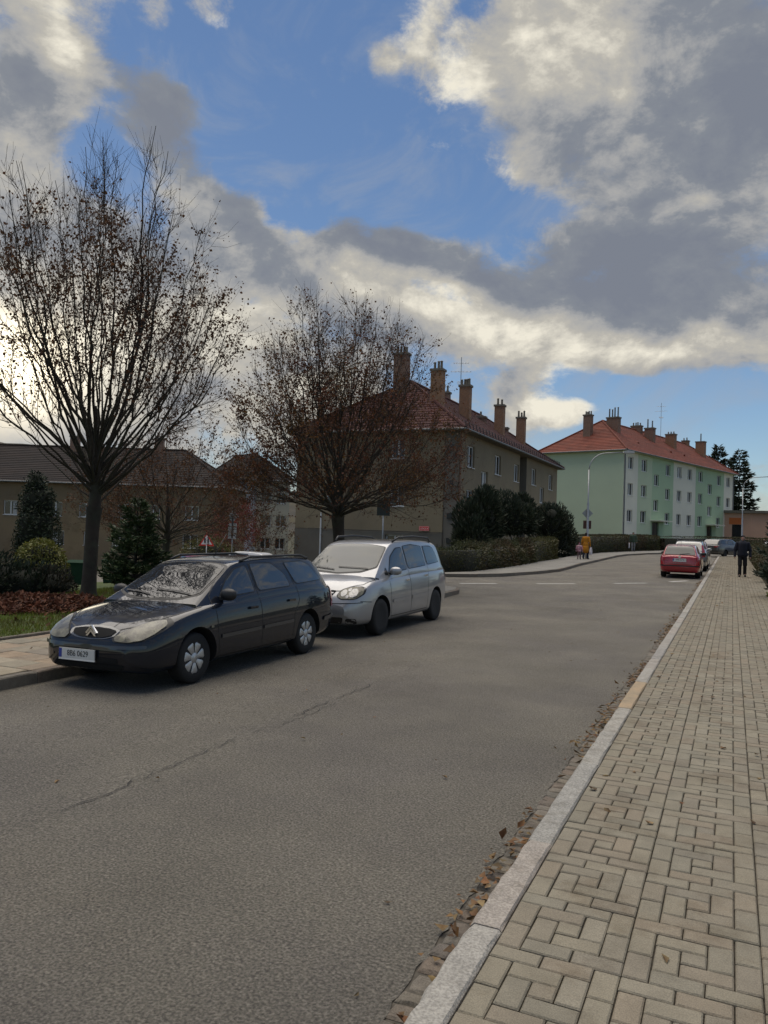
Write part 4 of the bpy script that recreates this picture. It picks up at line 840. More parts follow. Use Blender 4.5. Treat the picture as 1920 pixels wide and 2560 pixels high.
hedge('trimmed_hedge', [(-10.9, 58.5), (-10.7, 65.5), (-9.1, 75.5), (-7.2, 81.8)], 1.1, 1.55, 12000, .12, M_leaf_bush, 'trimmed dark hedge along the green block behind the man with the bag', 13, .03)
hedge('trimmed_hedge', [(-6.6, 83.0), (-.8, 89.6), (6, 95.6)], 1.1, 1.5, 6500, .13, M_leaf_bush, 'far trimmed hedge behind the parked cars', 14, .03)
# right-hand edge
conifer('mugo_pine', (1.95, 25.2, gz(2, 25)), 2.6, 1.15, M_needle_b, 'dark pine bush reaching in at the right edge of the pavement', 51, 16, 11000, sp=.5, droop=-.35, nl=.17, bare=.03)
conifer('mugo_pine', (2.25, 33.0, gz(2, 33)), 3.7, 1.25, M_needle_b, 'taller dark pine bush behind the first one at the right edge', 52, 16, 11000, sp=.6, droop=-.3, nl=.18, bare=.03)
hedge('garden_hedge', [(1.62, 35), (1.62, 47), (1.7, 66)], .7, 1.15, 9000, .1, M_leaf_bush, 'low grey green garden hedge along the pavement beside the walking man', 15, .15)
bush('verge_plant', (1.3, 23.6, gz(1.3, 23)+.05), [(0, 0, .22, .28, .9, .26)], 900, .14, mat('verge_leaf', (.09, .115, .03), .6, .25, 2., piece=.4, trans=.2), 'bright green plant at the pavement edge under the pine bush', 16)
# spruces past the green block
conifer('spruce_tree', (-2.4, 141.8, .4), 17.2, 4.4, M_needle, 'dark spruce behind the end of the green block roof', 61, 30, 17000, 'spruces', droop=.05, nl=.75, sp=.8)
conifer('spruce_tree', (.9, 143.0, .4), 16.6, 3.9, M_needle, 'dark open spruce beyond the far lamp post', 62, 28, 15000, 'spruces', droop=.1, nl=.7, sp=.7)
# lawn blades, leaf litter, loose leaves
g_ = np.random.default_rng(71); n = 90000; P = np.zeros((n, 3)); P[:, 0] = -9.5-np.abs(g_.random(n))**1.0*9.5; P[:, 1] = g_.uniform(3.2, 19., n)
keep = ~((P[:, 0] < -16.9)); P = P[keep]; P[:, 2] = [gz(a, b)+.135 for a, b in P[:, :2]]; n = len(P)
hgt = g_.uniform(.04, .1, n); a = g_.uniform(0, 6.283, n); wd = g_.uniform(.005, .011, n); tip = np.stack([g_.normal(size=n)*.025, g_.normal(size=n)*.025, hgt], 1); s = np.stack([np.cos(a)*wd, np.sin(a)*wd, np.zeros(n)], 1)
V = np.stack([P-s, P+s, P+tip], 1).reshape(-1, 3); F = np.arange(n*3).reshape(-1, 3)
tag(link_mesh('grass', np_mesh('grass', V, F), M_grass), 'short green lawn grass left of the parked cars', 'grass', kind='stuff')
# raked leaf pile round the foot of the big tree
def pile_z(x, y):
    u = (x+12.4)*.91+(y-10.9)*.415; v = -(x+12.4)*.415+(y-10.9)*.91; q = (u/1.4)**2+(v/1.55)**2
    return .15*max(0., 1-q)**.6*(1+.25*math.sin(x*3.1)*math.sin(y*2.3))
V = []; F = []; nx = 40
for j in range(nx+1):
    for i in range(nx+1): x = -15.2+6.2*i/nx; y = 7.4+7.2*j/nx; V.append((x, y, gz(x, y)+.11+pile_z(x, y)))
for j in range(nx):
    for i in range(nx): q = j*(nx+1)+i; F.append((q, q+1, q+nx+2, q+nx+1))
M_litter = mat('leaf_litter', (.11, .045, .026), .85, .3, 5., piece=.55, trans=.1)
pile = tag(link_mesh('leaf_pile', np_mesh('leaf_pile', V, F), mat('litter_bed', (.05, .025, .016), 1, .4, 15.), smooth=True), 'raked heap of red brown fallen leaves around the big tree', 'leaf pile', kind='stuff')
P = []
while len(P) < 7500:
    x = g_.uniform(-15.2, -9.5); y = g_.uniform(7.4, 14.6); q = pile_z(x, y)
    if q > .012 or g_.random() < .012: P.append((x, y, gz(x, y)+.135+q*1.03+g_.uniform(0, .035)))
V, F = cards(np.array(P), .095, g_, aspect=.8, curl=.5, flat=.55); link_mesh('loose_leaves', np_mesh('loose_leaves', V, F), M_litter, pile)
P = []
def put(x, y, z): P.append((x, y, z+ground_z(x, y)))
for _ in range(1600):      # gutter: heaped in drifts
    y = 2.0+abs(g_.random())**1.6*30; 
    if math.sin(y*1.9)+math.sin(y*.83+1)+g_.normal()*.5 > -.3: put(-1.075+g_.normal()*.055, y, .03+g_.uniform(0, .04))
for _ in range(70): put(g_.uniform(-6.5, -1.2), 2+g_.random()**1.5*28, .012)
for _ in range(75): put(g_.uniform(-.85, 1.1), 2+g_.random()**1.3*30, .108)
for _ in range(60): put(g_.uniform(-9.3, -7.3), g_.uniform(4, 17), .14)
V, F = cards(np.array(P), np.array([.055 if p[0] > -1.2 else .04 for p in P]), g_, aspect=.7, curl=.45, flat=.72)
tag(link_mesh('fallen_leaves', np_mesh('fallen_leaves', V, F), M_leaf_fall), 'brown and yellow fallen leaves lying in the gutter and on the pavement', 'leaves', kind='stuff')
# ---------------------------------------------------------------- vehicles
from mathutils.bvhtree import BVHTree
M_tyre = mat('tyre_rubber', (.010, .010, .010), .8, .2, 30.)
M_well = mat('wheel_well', (.006, .006, .006), 1, .1, 10.)
M_hub = mat('silver_hubcap', (.48, .48, .475), .35, .08, 20., metal=.6)
M_steel = mat('black_steel_wheel', (.17, .17, .172), .5, .15, 20., metal=.3)
M_cglass = mat('car_glass', (.014, .017, .018), .015, .1, 3., spec=.5, ior=2.1)
M_cglass_lt = mat('light_car_glass', (.05, .058, .054), .02, .15, 2., spec=.5, ior=1.55)
M_seal = mat('window_seal', (.008, .008, .008), .45, .05, 10.)
M_lamp = mat('lamp_glass', (.19, .178, .128), .22, .3, 9., coat=.4, spec=.3, c2=(.11, .10, .08), c2scale=13.)
M_refl = mat('lamp_reflector', (.30, .30, .30), .3, .3, 30., metal=.6)
M_cscreen = mat('windscreen_glass', (.02, .022, .024), .015, .1, 3., spec=.5, ior=1.42)
M_tail = mat('red_lamp_glass', (.28, .012, .012), .15, .15, 8., coat=.6)
M_trim = mat('black_trim', (.016, .016, .017), .5, .1, 8.)
M_chrome = mat('chrome', (.72, .72, .72), .15, .05, 8., metal=.9)
M_plate = mat('number_plate', (.58, .58, .56), .45, .06, 5.)
M_plate_blue = mat('plate_blue', (.02, .04, .26), .45, .05, 5.)
M_ink = mat('plate_ink', (.012, .012, .012), .6, .05, 5.)
def paint(name, c, metal=.25, rough=.28, coat=1., spec=.5): return mat(name, c, rough, .05, 2., metal=metal, coat=coat, spec=spec)
def pch(tab):
    xs = np.array([a for a, b in tab], float); ys = np.array([b for a, b in tab], float); o = np.argsort(xs); xs, ys = xs[o], ys[o]
    h = np.diff(xs); d = np.diff(ys)/h; m = np.zeros(len(xs)); m[0], m[-1] = d[0], d[-1]
    for i in range(1, len(xs)-1): m[i] = 0 if d[i-1]*d[i] <= 0 else 2*d[i-1]*d[i]/(d[i-1]+d[i])
    def f(x):
        x = min(max(x, xs[0]), xs[-1]); i = min(len(h)-1, max(0, int(np.searchsorted(xs, x)-1))); t = (x-xs[i])/h[i]
        return float((1+2*t)*(1-t)**2*ys[i]+t*(1-t)**2*h[i]*m[i]+t*t*(3-2*t)*ys[i+1]+t*t*(t-1)*h[i]*m[i+1])
    return f
def cr_pts(P, n=3):
    P = [np.array(p, float) for p in P]; Q = []
    for i in range(len(P)-1):
        a, b, c, d = P[max(i-1, 0)], P[i], P[i+1], P[min(i+2, len(P)-1)]
        for k in range(n):
            t = k/n; q = .5*((2*b)+(c-a)*t+(2*a-5*b+4*c-d)*t*t+(-a+3*b-3*c+d)*t**3); q[0] = max(0, q[0]); Q.append(q)
    Q.append(P[-1]); return Q
def loft(xs, sec):
    V = []; F = []; H = [sec(x) for x in xs]; n = len(H[0]); m = 2*n-2
    for x, s in zip(xs, H):
        ring = [(x, y, z) for y, z in s]+[(x, -y, z) for y, z in s[-2:0:-1]]; V += ring
    for i in range(len(xs)-1):
        for k in range(m): F.append((i*m+k, i*m+(k+1) % m, (i+1)*m+(k+1) % m, (i+1)*m+k))
    F.append(tuple(range(m))[::-1]); F.append(tuple((len(xs)-1)*m+k for k in range(m)))
    return V, F
def make_car(name, S, loc, yaw, label, group=None, tilt=0.):
    """S: dictionary of side-view and plan-view curves; x forward, y left, z up, origin on the ground between the axles"""
    root = empty(name, loc, yaw); tag(root, label, 'car', group)
    W, ZB, ZT, BE = pch(S['w']), pch(S['zb']), pch(S['zt']), pch(S['be']); x0, x1 = S['zt'][0][0], S['zt'][-1][0]
    if x0 > x1: x0, x1 = x1, x0
    xs = [x0+(x1-x0)*(.5-.5*math.cos(math.pi*i/58))*1. for i in range(59)]
    def sec(x):
        w, zb, zt, be = W(x), ZB(x), ZT(x), BE(x); be = min(be, zt-.004); h = be-zb
        return cr_pts([(0, zb), (.5*w, zb), (.84*w, zb+.01), (.945*w, zb+.06), (.985*w, zb+.2*h), (1.0*w, zb+.45*h), (.995*w, zb+.68*h), (.972*w, zb+.88*h), (.93*w, be), (.82*w, be+.45*(zt-be)), (.55*w, be+.85*(zt-be)), (.25*w, zt-.004), (0, zt)], 3)
    V, F = loft(xs, sec); me = bpy.data.meshes.new('body'); me.from_pydata(V, [], F); me.update(); fix_normals(me); me.materials.append(S['paint']); me.materials.append(M_well)
    body = link_mesh('body', me, None, root, True)
    # wheel arches cut out of the lower body
    ax = S['axles']; rw = S['rw']; cut = MB()
    for x in ax:
        for sg in (-1, 1): cut.lathe([(rw+.055, sg*.45), (rw+.055, sg*1.3)], 40, (x, 0, rw+.01), 'y')
    cm = cut.mesh('cut'); fix_normals(cm); cm.materials.append(M_well); co = bpy.data.objects.new('cut', cm); col.objects.link(co)
    md = body.modifiers.new('b', 'BOOLEAN'); md.operation = 'DIFFERENCE'; md.object = co; md.solver = 'EXACT'; md.material_mode = 'TRANSFER'
    dg = bpy.context.evaluated_depsgraph_get(); root.location = (0, 0, 0); root.rotation_euler = (0, 0, 0); dg.update()
    nm = bpy.data.meshes.new_from_object(body.evaluated_get(dg)); body.modifiers.clear(); bpy.data.objects.remove(co)
    root.location = loc; root.rotation_euler = (tilt, 0, yaw)
    bm = bmesh.new(); bm.from_mesh(nm)
    for e in bm.edges:
        if len(e.link_faces) == 2 and e.calc_face_angle(0) > R(38): e.smooth = False
    for f in bm.faces: f.smooth = True
    bm.to_mesh(nm); bm.free(); body.data = nm; nm.name = 'body'
    # cabin
    ZR, WR = pch(S['zr']), pch(S['wr']); g0, g1 = sorted((S['zr'][0][0], S['zr'][-1][0])); gx = [g0+(g1-g0)*(.5-.5*math.cos(math.pi*i/44)) for i in range(45)]
    def gsec(x):
        zr, wr = ZR(x), WR(x); b = min(BE(x), ZT(x))-.05; wb = W(x)*.935; top = max(zr, b+.03); hh = top-b
        return cr_pts([(0, b), (wb*.6, b), (wb, b), (wb+(wr-wb)*.34, b+hh*.34), (wb+(wr-wb)*.7, b+hh*.68), (wr, b+hh*.9), (wr*.93, b+hh*.965), (wr*.7, b+hh*.99), (wr*.35, top), (0, top)], 3)
    V2, F2 = loft(gx, gsec); me2 = bpy.data.meshes.new('cabin'); me2.from_pydata(V2, [], F2); me2.update(); fix_normals(me2); me2.materials.append(S['paint'])
    cab = link_mesh('cabin', me2, None, root, True); bm = bmesh.new(); bm.from_mesh(me2)
    for e in bm.edges:
        if len(e.link_faces) == 2 and e.calc_face_angle(0) > R(42): e.smooth = False
    bm.to_mesh(me2); bm.free()
    n = len(V); bvh = BVHTree.FromPolygons([Vector(v) for v in V+V2], F+[tuple(n+i for i in f) for f in F2], epsilon=0.)
    VIEW = {'L': (Vector((1, 0, 0)), Vector((0, 0, 1)), Vector((0, 1, 0))), 'R': (Vector((1, 0, 0)), Vector((0, 0, 1)), Vector((0, -1, 0))), 'F': (Vector((0, 1, 0)), Vector((0, 0, 1)), Vector((1, 0, 0))), 'B': (Vector((0, 1, 0)), Vector((0, 0, 1)), Vector((-1, 0, 0))), 'T': (Vector((0, 1, 0)), Vector((1, 0, 0)), Vector((0, 0, 1)))}
    def proj(view, u, v, off):
        U_, V_, N_ = VIEW[view]; p = U_*u+V_*v+N_*4; h = bvh.ray_cast(p, -N_)
        if h[0] is None: h = bvh.find_nearest(U_*u+V_*v+N_*S.get('near', .8))
        nn = h[1]
        if nn.dot(N_) < 0: nn = -nn
        return h[0]+(nn*.5+N_*.5).normalized()*off
    def patch(nm, view, poly, off, m, parent=body, res=.07):
        b = bmesh.new(); f = b.faces.new([b.verts.new((u, v, 0)) for u, v in poly]); bmesh.ops.triangulate(b, faces=[f])
        for _ in range(6):
            es = [e for e in b.edges if e.calc_length() > res]
            if not es: break
            bmesh.ops.subdivide_edges(b, edges=es, cuts=1); bmesh.ops.triangulate(b, faces=b.faces[:])
        for v in b.verts: v.co = proj(view, v.co.x, v.co.y, off)
        bmesh.ops.recalc_face_normals(b, faces=b.faces); N_ = VIEW[view][2]
        if sum((f.normal.dot(N_) for f in b.faces)) < 0: bmesh.ops.reverse_faces(b, faces=b.faces)
        mm = bpy.data.meshes.new(nm); b.to_mesh(mm); b.free(); return link_mesh(nm, mm, m, parent, True)
    def strip(nm, view, path, wd, off, m, parent=body, step=.05):
        pts = []
        for i in range(len(path)-1):
            a, c = Vector(path[i]), Vector(path[i+1]); k = max(1, int((c-a).length/step))
            pts += [a+(c-a)*j/k for j in range(k)]
        pts.append(Vector(path[-1])); vs = []; mb = MB()
        for i, p in enumerate(pts):
            t = (pts[min(i+1, len(pts)-1)]-pts[max(0, i-1)]).normalized(); q = Vector((-t.y, t.x))*wd/2
            vs += [proj(view, *(p-q), off), proj(view, *(p+q), off)]
        mb.add(vs, [(2*i, 2*i+1, 2*i+3, 2*i+2) for i in range(len(pts)-1)]); mm = mb.mesh(nm); fix_normals(mm); return link_mesh(nm, mm, m, parent, True)
    def grow(poly, d):
        c = Vector((sum(p[0] for p in poly)/len(poly), sum(p[1] for p in poly)/len(poly))); out = []
        for p in poly: q = Vector(p)-c; out.append(tuple(Vector(p)+q.normalized()*d))
        return out
    def smooth_poly(poly, n=4):
        out = []; N_ = len(poly)
        for i in range(N_):
            a, b, c = Vector(poly[i-1]), Vector(poly[i]), Vector(poly[(i+1) % N_]); r = min(.05, (a-b).length*.35, (c-b).length*.35)
            p, q = b+(a-b).normalized()*r, b+(c-b).normalized()*r
            for k in range(n+1): t = k/n; out.append(tuple(p*(1-t)**2+b*2*t*(1-t)+q*t*t))
        return out
    sides = S.get('sides', 'LR')
    for sd in sides:
        for poly in S.get('side_glass', []):
            pp = smooth_poly(poly); w = patch('side_window', sd, pp, .006, S.get('glass', M_cglass)); patch('seal', sd, grow(pp, .022), .003, M_seal, w)
        for path in S.get('lines', []): strip('panel_gap', sd, path, .012, .002, M_seal)
        for path, wd in S.get('moulding', []): strip('moulding', sd, path, wd, .012, S.get('mould_mat', M_trim))
        sg = 1 if sd == 'L' else -1
        for hx, hz in S.get('handles', []):
            y = abs(proj(sd, hx, hz, .0).y); hnd = MB().box(hx-.085, hx+.085, sg*y-.012, sg*y+.028, hz-.014, hz+.016).build('door_handle', S.get('handle_mat', S['paint']), body)
        if 'mirror' in S:
            mx, mz, mm = S['mirror']; y = abs(proj(sd, mx, mz-.03, 0).y); bm = bmesh.new(); bmesh.ops.create_uvsphere(bm, u_segments=16, v_segments=10, radius=1)
            for v in bm.verts: q = v.co.copy(); v.co = Vector((mx+q.x*.075*(1 if q.x > 0 else .55), sg*(y+.115)+q.y*.115, mz+.03+math.copysign(abs(q.z)**.8, q.z)*.075))
            me_ = bpy.data.meshes.new('mirror'); bm.to_mesh(me_); bm.free(); mo = link_mesh('mirror', me_, mm, body, True); MB().box(mx-.03, mx+.03, min(sg*(y-.05), sg*(y+.06)), max(sg*(y-.05), sg*(y+.06)), mz-.04, mz-.0).build('mirror_arm', M_trim, mo)
    for nm, view, poly, off, m in S.get('patches', []): patch(nm, view, smooth_poly(poly), off, m)
    for nm, view, path, wd, off, m in S.get('strips', []): strip(nm, view, path, wd, off, m)
    # wheels
    tr = S['track']
    for x in ax:
        for sg in (-1, 1):
            y = sg*tr; t = MB().lathe([(rw-.12, -.085), (rw-.025, -.1), (rw-.004, -.075), (rw, -.03), (rw, .03), (rw-.004, .075), (rw-.025, .1), (rw-.12, .085)], 36, (0, 0, 0), 'y'); mm = t.mesh('tyre'); fix_normals(mm)
            we = empty('wheel', (x, y, rw), parent=root); link_mesh('tyre', mm, M_tyre, we, True); rr = rw-.105; o = sg*.07
            MB().lathe([(.0, o*.3), (rr+.0, o*.3)], 32, (0, 0, 0), 'y').build('wheel_back', M_well, we)
            if S['wheel'] == 'cap':
                ring = MB().lathe([(rr-.012, o), (rr-.006, o+sg*.014), (rr+.012, o+sg*.012), (rr+.014, o-sg*.02)], 36, (0, 0, 0), 'y').mesh('rim'); fix_normals(ring); link_mesh('rim', ring, M_hub, we, True)
                for k in range(7):
                    a = 2*math.pi*k/7+.2; pet = [(.05, .028), (.085, .044), (.13, .062), (rr-.03, .074), (rr-.006, .056), (rr-.006, -.056), (rr-.03, -.074), (.13, -.062), (.085, -.044), (.05, -.028)]
                    ca, sa = math.cos(a), math.sin(a); vs = []
                    for lift, kk in ((.0, 1.), (.014, .82), (.02, .45)):
                        for u, v in pet: uu = .11+(u-.11)*(.55+.45*kk); vv = v*kk; vs.append((uu*ca-vv*sa, o+sg*lift, uu*sa+vv*ca))
                    fs = []
                    for q in range(2):
                        for j in range(10): fs.append((q*10+j, q*10+(j+1) % 10, q*10+10+(j+1) % 10, q*10+10+j))
                    fs.append(tuple(range(20, 30))); sm = MB().add(vs, fs).mesh('spoke'); fix_normals(sm); link_mesh('spoke', sm, M_hub, we, True)
                cc = MB().lathe([(.075, o), (.06, o+sg*.016), (.0, o+sg*.02)], 20, (0, 0, 0), 'y').mesh('hub'); fix_normals(cc); link_mesh('hub', cc, M_hub, we, True)
            else:
                mt = M_steel if S['wheel'] == 'steel' else M_hub
                rm = MB().lathe([(rr+.014, o-sg*.02), (rr+.012, o+sg*.012), (rr-.01, o+sg*.012), (rr-.03, o-sg*.025), (rr-.06, o-sg*.03), (.085, o-sg*.0), (.07, o+sg*.012), (.0, o+sg*.014)], 36, (0, 0, 0), 'y').mesh('rim'); fix_normals(rm); link_mesh('rim', rm, mt, we, True)
                for k in range(8):
                    a = 2*math.pi*k/8; MB().lathe([(.018, o-sg*.022), (.0, o-sg*.021)], 8, (math.cos(a)*.125, 0, math.sin(a)*.125), 'y').build('rim_hole', M_well, we)
    if 'plate' in S:
        view, u, v, txt, blue = S['plate']; p = proj(view, u, v, .02); sg = 1 if view == 'F' else -1
        pl = MB().box(-.008, .008, -.26, .26, -.055, .055).build('number_plate', M_plate, root, loc=(p.x+sg*.012, p.y, p.z))
        text(txt, .088, (sg*.0095, 0 if not blue else sg*.02, 0), (R(90), 0, R(90*sg)), M_ink, pl, ext=.0008, sx=.92, name='plate_number')
        if blue: MB().box(sg*.0085-.001, sg*.0085+.001, min(-sg*.258, -sg*.215), max(-sg*.258, -sg*.215), -.05, .05).build('plate_band', M_plate_blue, pl)
        MB().box(-.007, .007, -.262, .262, -.074, -.056).build('plate_holder', M_whiteplate if blue else M_trim, pl)
    for nm, pts, r, m in S.get('tubes', []): MB().tube(pts, r, 8).build(nm, m, body, True)
    return root, proj, patch, strip, body

# ---- dark blue estate car
P_blue = paint('dark_blue_paint', (.003, .0055, .012), .0, .4, spec=.1)
S1 = dict(paint=P_blue, axles=(1.27, -1.27), rw=.295, track=.70, wheel='cap', mirror=(.72, .96, M_trim), handle_mat=P_blue,
 w=[(-2.24, .60), (-2.20, .69), (-2.1, .76), (-1.8, .82), (-1.2, .845), (0, .85), (1.0, .85), (1.5, .835), (1.8, .80), (1.98, .73), (2.07, .63), (2.11, .52)],
 zb=[(-2.24, .45), (-2.2, .32), (-2.0, .24), (-1.3, .2), (1.3, .19), (1.9, .19), (2.06, .24), (2.11, .34)],
 zt=[(-2.24, .62), (-2.22, .9), (-2.1, .97), (-1.0, .985), (0, .965), (.9, .945), (1.2, .90), (1.5, .845), (1.8, .755), (1.98, .665), (2.07, .585), (2.11, .5)],
 be=[(-2.24, .58), (-2.2, .86), (-2.0, .93), (-1.0, .935), (0, .905), (.8, .875), (1.2, .825), (1.5, .775), (1.8, .69), (1.98, .61), (2.07, .54), (2.11, .46)],
 zr=[(-2.16, .98), (-2.02, 1.14), (-1.86, 1.3), (-1.7, 1.375), (-1.3, 1.405), (-.5, 1.42), (.0, 1.40), (.25, 1.365), (.55, 1.22), (.9, 1.04), (1.16, .9)],
 wr=[(-2.16, .60), (-1.7, .575), (-1, .595), (0, .59), (.3, .58), (.7, .62), (1.16, .70)],
 side_glass=[[(.74, .95), (.02, .985), (.05, 1.315), (.28, 1.27), (.52, 1.13)], [(-.08, .99), (-.86, 1.01), (-.80, 1.17), (-.55, 1.325), (-.05, 1.335)], [(-1.04, 1.03), (-1.82, 1.05), (-1.60, 1.27), (-1.42, 1.33), (-.88, 1.325)]],
 lines=[[(.92, .86), (.90, .6), (.86, .3)], [(-.03, 1.34), (-.03, .9), (-.05, .5), (-.04, .26)], [(-1.0, 1.0), (-1.0, .8), (-.86, .62), (-.83, .27)], [(.93, .255), (-.85, .265)], [(-.9, 1.36), (-.98, 1.02)], [(.6, 1.2), (.9, .98), (.93, .84)], [(1.62, .5), (1.9, .46)], [(-1.62, .56), (-2.0, .56), (-2.2, .56)]],
 moulding=[([(.84, .50), (0.0, .515)], .045), ([(-.07, .517), (-.82, .53)], .045)], mould_mat=paint('blue_moulding', (.009, .013, .02), .0, .35),
 handles=[(.13, .80), (-.80, .83)])
S1['handles'] = [(.16, .79), (-.78, .815)]
hl = [(.33, .595), (.43, .665), (.58, .745), (.70, .765), (.765, .72), (.745, .64), (.68, .575), (.52, .545), (.36, .555)]
S1['patches'] = [('windscreen_seal', 'T', [(-.63, .98), (-.4, 1.1), (0, 1.13), (.4, 1.1), (.63, .98), (.56, .33), (.3, .285), (0, .275), (-.3, .285), (-.56, .33)], .003, M_seal),
 ('windscreen', 'T', [(-.60, .96), (-.38, 1.07), (0, 1.10), (.38, 1.07), (.60, .96), (.535, .36), (.28, .315), (0, .305), (-.28, .315), (-.535, .36)], .007, M_cscreen),
 ('lamp_surround', 'F', [(.55+(u-.55)*1.12, .65+(v-.65)*1.13) for u, v in hl], .004, M_seal), ('lamp_surround', 'F', [(-.55-(u-.55)*1.12, .65+(v-.65)*1.13) for u, v in hl], .004, M_seal),
 ('headlight', 'F', hl, .012, M_lamp), ('headlight', 'F', [(-u, v) for u, v in hl], .012, M_lamp),
 ('grille_frame', 'F', [(-.35, .655), (-.2, .685), (0, .695), (.2, .685), (.35, .655), (.33, .6), (.2, .565), (0, .555), (-.2, .565), (-.33, .6)], .006, paint('grille_frame_paint', (.05, .055, .06), .3, .3)),
 ('grille', 'F', [(-.31, .65), (-.18, .668), (0, .674), (.18, .668), (.31, .65), (.28, .605), (.17, .58), (0, .575), (-.17, .58), (-.28, .605)], .012, M_well),
 ('bumper_trim', 'F', [(-.72, .52), (-.4, .508), (0, .503), (.4, .508), (.72, .52), (.72, .488), (.4, .472), (0, .466), (-.4, .472), (-.72, .488)], .026, paint('blue_moulding', (.012, .018, .028))),
 ('bumper_intake', 'F', [(.12, .37), (.42, .37), (.42, .31), (.12, .31)], .005, M_well), ('bumper_intake', 'F', [(-.5, .30), (.5, .30), (.45, .23), (-.45, .23)], .005, M_well),
 ('side_lamp', 'L', [(1.0, .645), (1.05, .645), (1.05, .62), (1.0, .62)], .012, M_lamp), ('filler_cap', 'R', [(-1.5, .85), (-1.35, .85), (-1.35, .7), (-1.5, .7)], .003, P_blue),
 ('tail_light', 'L', [(-2.0, .62), (-2.16, .62), (-2.14, .96), (-2.04, .95)], .01, M_tail), ('tail_light', 'R', [(-2.0, .62), (-2.16, .62), (-2.14, .96), (-2.04, .95)], .01, M_tail),
 ('rear_bumper_trim', 'L', [(-1.72, .50), (-2.12, .52), (-2.12, .46), (-1.72, .44)], .02, paint('blue_moulding', (.012, .018, .028)))]
S1['strips'] = [('bonnet_gap', 'T', [(-.74, 1.1), (-.70, 1.5), (-.56, 1.86), (-.3, 1.99), (0, 2.02), (.3, 1.99), (.56, 1.86), (.70, 1.5), (.74, 1.1)], .015, .003, M_seal), ('bonnet_crease', 'T', [(.30, 1.2), (.2, 1.95)], .012, .004, P_blue), ('bonnet_crease', 'T', [(-.30, 1.2), (-.2, 1.95)], .012, .004, P_blue)]
S1['plate'] = ('F', -.13, .395, '8B6 0629', True)
S1['tubes'] = [('roof_rail', [(.1, s*.57, 1.375), (-.1, s*.585, 1.425), (-1.4, s*.575, 1.425), (-1.66, s*.555, 1.375)], .017, M_trim) for s in (-1, 1)] + [('aerial', [(-.1, 0, 1.41), (-.35, .02, 1.72)], .005, M_trim)]
c1, pj, pt, st, body1 = make_car('estate_car', S1, (-6.40, 8.45, -.06), R(-90), 'dark blue estate car with silver hubcaps parked by the left kerb', 'cars parked along the street', .022)
# bonnet chevrons, wipers
for k, (z0, sc) in enumerate(((.585, 1.), (.625, 1.))):
    mb = MB(); x = pj('F', 0, .63, .03).x
    for s in (-1, 1): mb.prism([(0, z0+.052), (0, z0+.085), (s*.082, z0), (s*.066, z0-.012)], lambda u, v: (x-.006, u, v), lambda u, v: (x+.022, u*.97, v))
    mb.build('badge', M_chrome, body1)
for a, b in (((.5, 1.0), (-.08, .93)), ((-.08, 1.04), (-.52, .97))):
    st('wiper', 'T', [a, ((a[0]+b[0])/2, (a[1]+b[1])/2-.01), b], .022, .02, M_trim)

# ---- silver minivan
P_sil = paint('silver_paint', (.33, .335, .345), .5, .32)
S2 = dict(paint=P_sil, axles=(1.34, -1.34), rw=.315, track=.775, wheel='steel', mirror=(.84, 1.06, P_sil), handle_mat=M_chrome,
 w=[(-2.2, .66), (-2.15, .76), (-2.0, .83), (-1.4, .885), (0, .895), (1.2, .89), (1.7, .865), (1.95, .80), (2.1, .70), (2.17, .57)],
 zb=[(-2.2, .5), (-2.15, .34), (-1.9, .25), (-1.3, .2), (1.3, .2), (1.95, .21), (2.1, .25), (2.17, .36)],
 zt=[(-2.2, .75), (-2.18, 1.02), (-2.0, 1.07), (-1.0, 1.07), (0, 1.05), (1.0, 1.06), (1.35, 1.03), (1.6, .985), (1.85, .90), (2.0, .81), (2.1, .71), (2.17, .58)],
 be=[(-2.2, .72), (-2.15, .98), (-2.0, 1.03), (-1.0, 1.02), (0, .995), (1.0, .96), (1.35, .93), (1.6, .89), (1.85, .815), (2.0, .74), (2.1, .65), (2.17, .53)],
 zr=[(-2.13, 1.05), (-2.08, 1.25), (-1.98, 1.46), (-1.86, 1.57), (-1.5, 1.625), (-.5, 1.65), (.2, 1.63), (.5, 1.575), (.8, 1.40), (1.15, 1.17), (1.42, 1.0)],
 wr=[(-2.13, .66), (-1.8, .63), (-1, .655), (0, .655), (.5, .645), (.9, .68), (1.42, .77)],
 side_glass=[[(1.02, 1.03), (.93, 1.14), (.9, 1.04)], [(.86, 1.05), (.08, 1.10), (.1, 1.50), (.34, 1.48), (.62, 1.34)], [(-.02, 1.105), (-.92, 1.14), (-.90, 1.515), (-.4, 1.54), (0, 1.525)], [(-1.04, 1.15), (-1.78, 1.19), (-1.62, 1.46), (-1.45, 1.5), (-1.02, 1.515)]],
 lines=[[(.96, .92), (.95, .6), (.92, .3)], [(.03, 1.52), (.03, 1.0), (.02, .3)], [(-.98, 1.53), (-.99, 1.05), (-.86, .72), (-.82, .3)], [(.92, .29), (-.82, .3)], [(1.72, .6), (1.98, .62)]],
 moulding=[([(.88, .56), (.06, .57)], .06), ([(0, .57), (-.80, .585)], .06)], mould_mat=P_sil, handles=[(.2, .90), (-.76, .945)])
h2 = [(.40, .70), (.44, .80), (.56, .845), (.72, .85), (.785, .82), (.79, .74), (.72, .665), (.5, .655)]
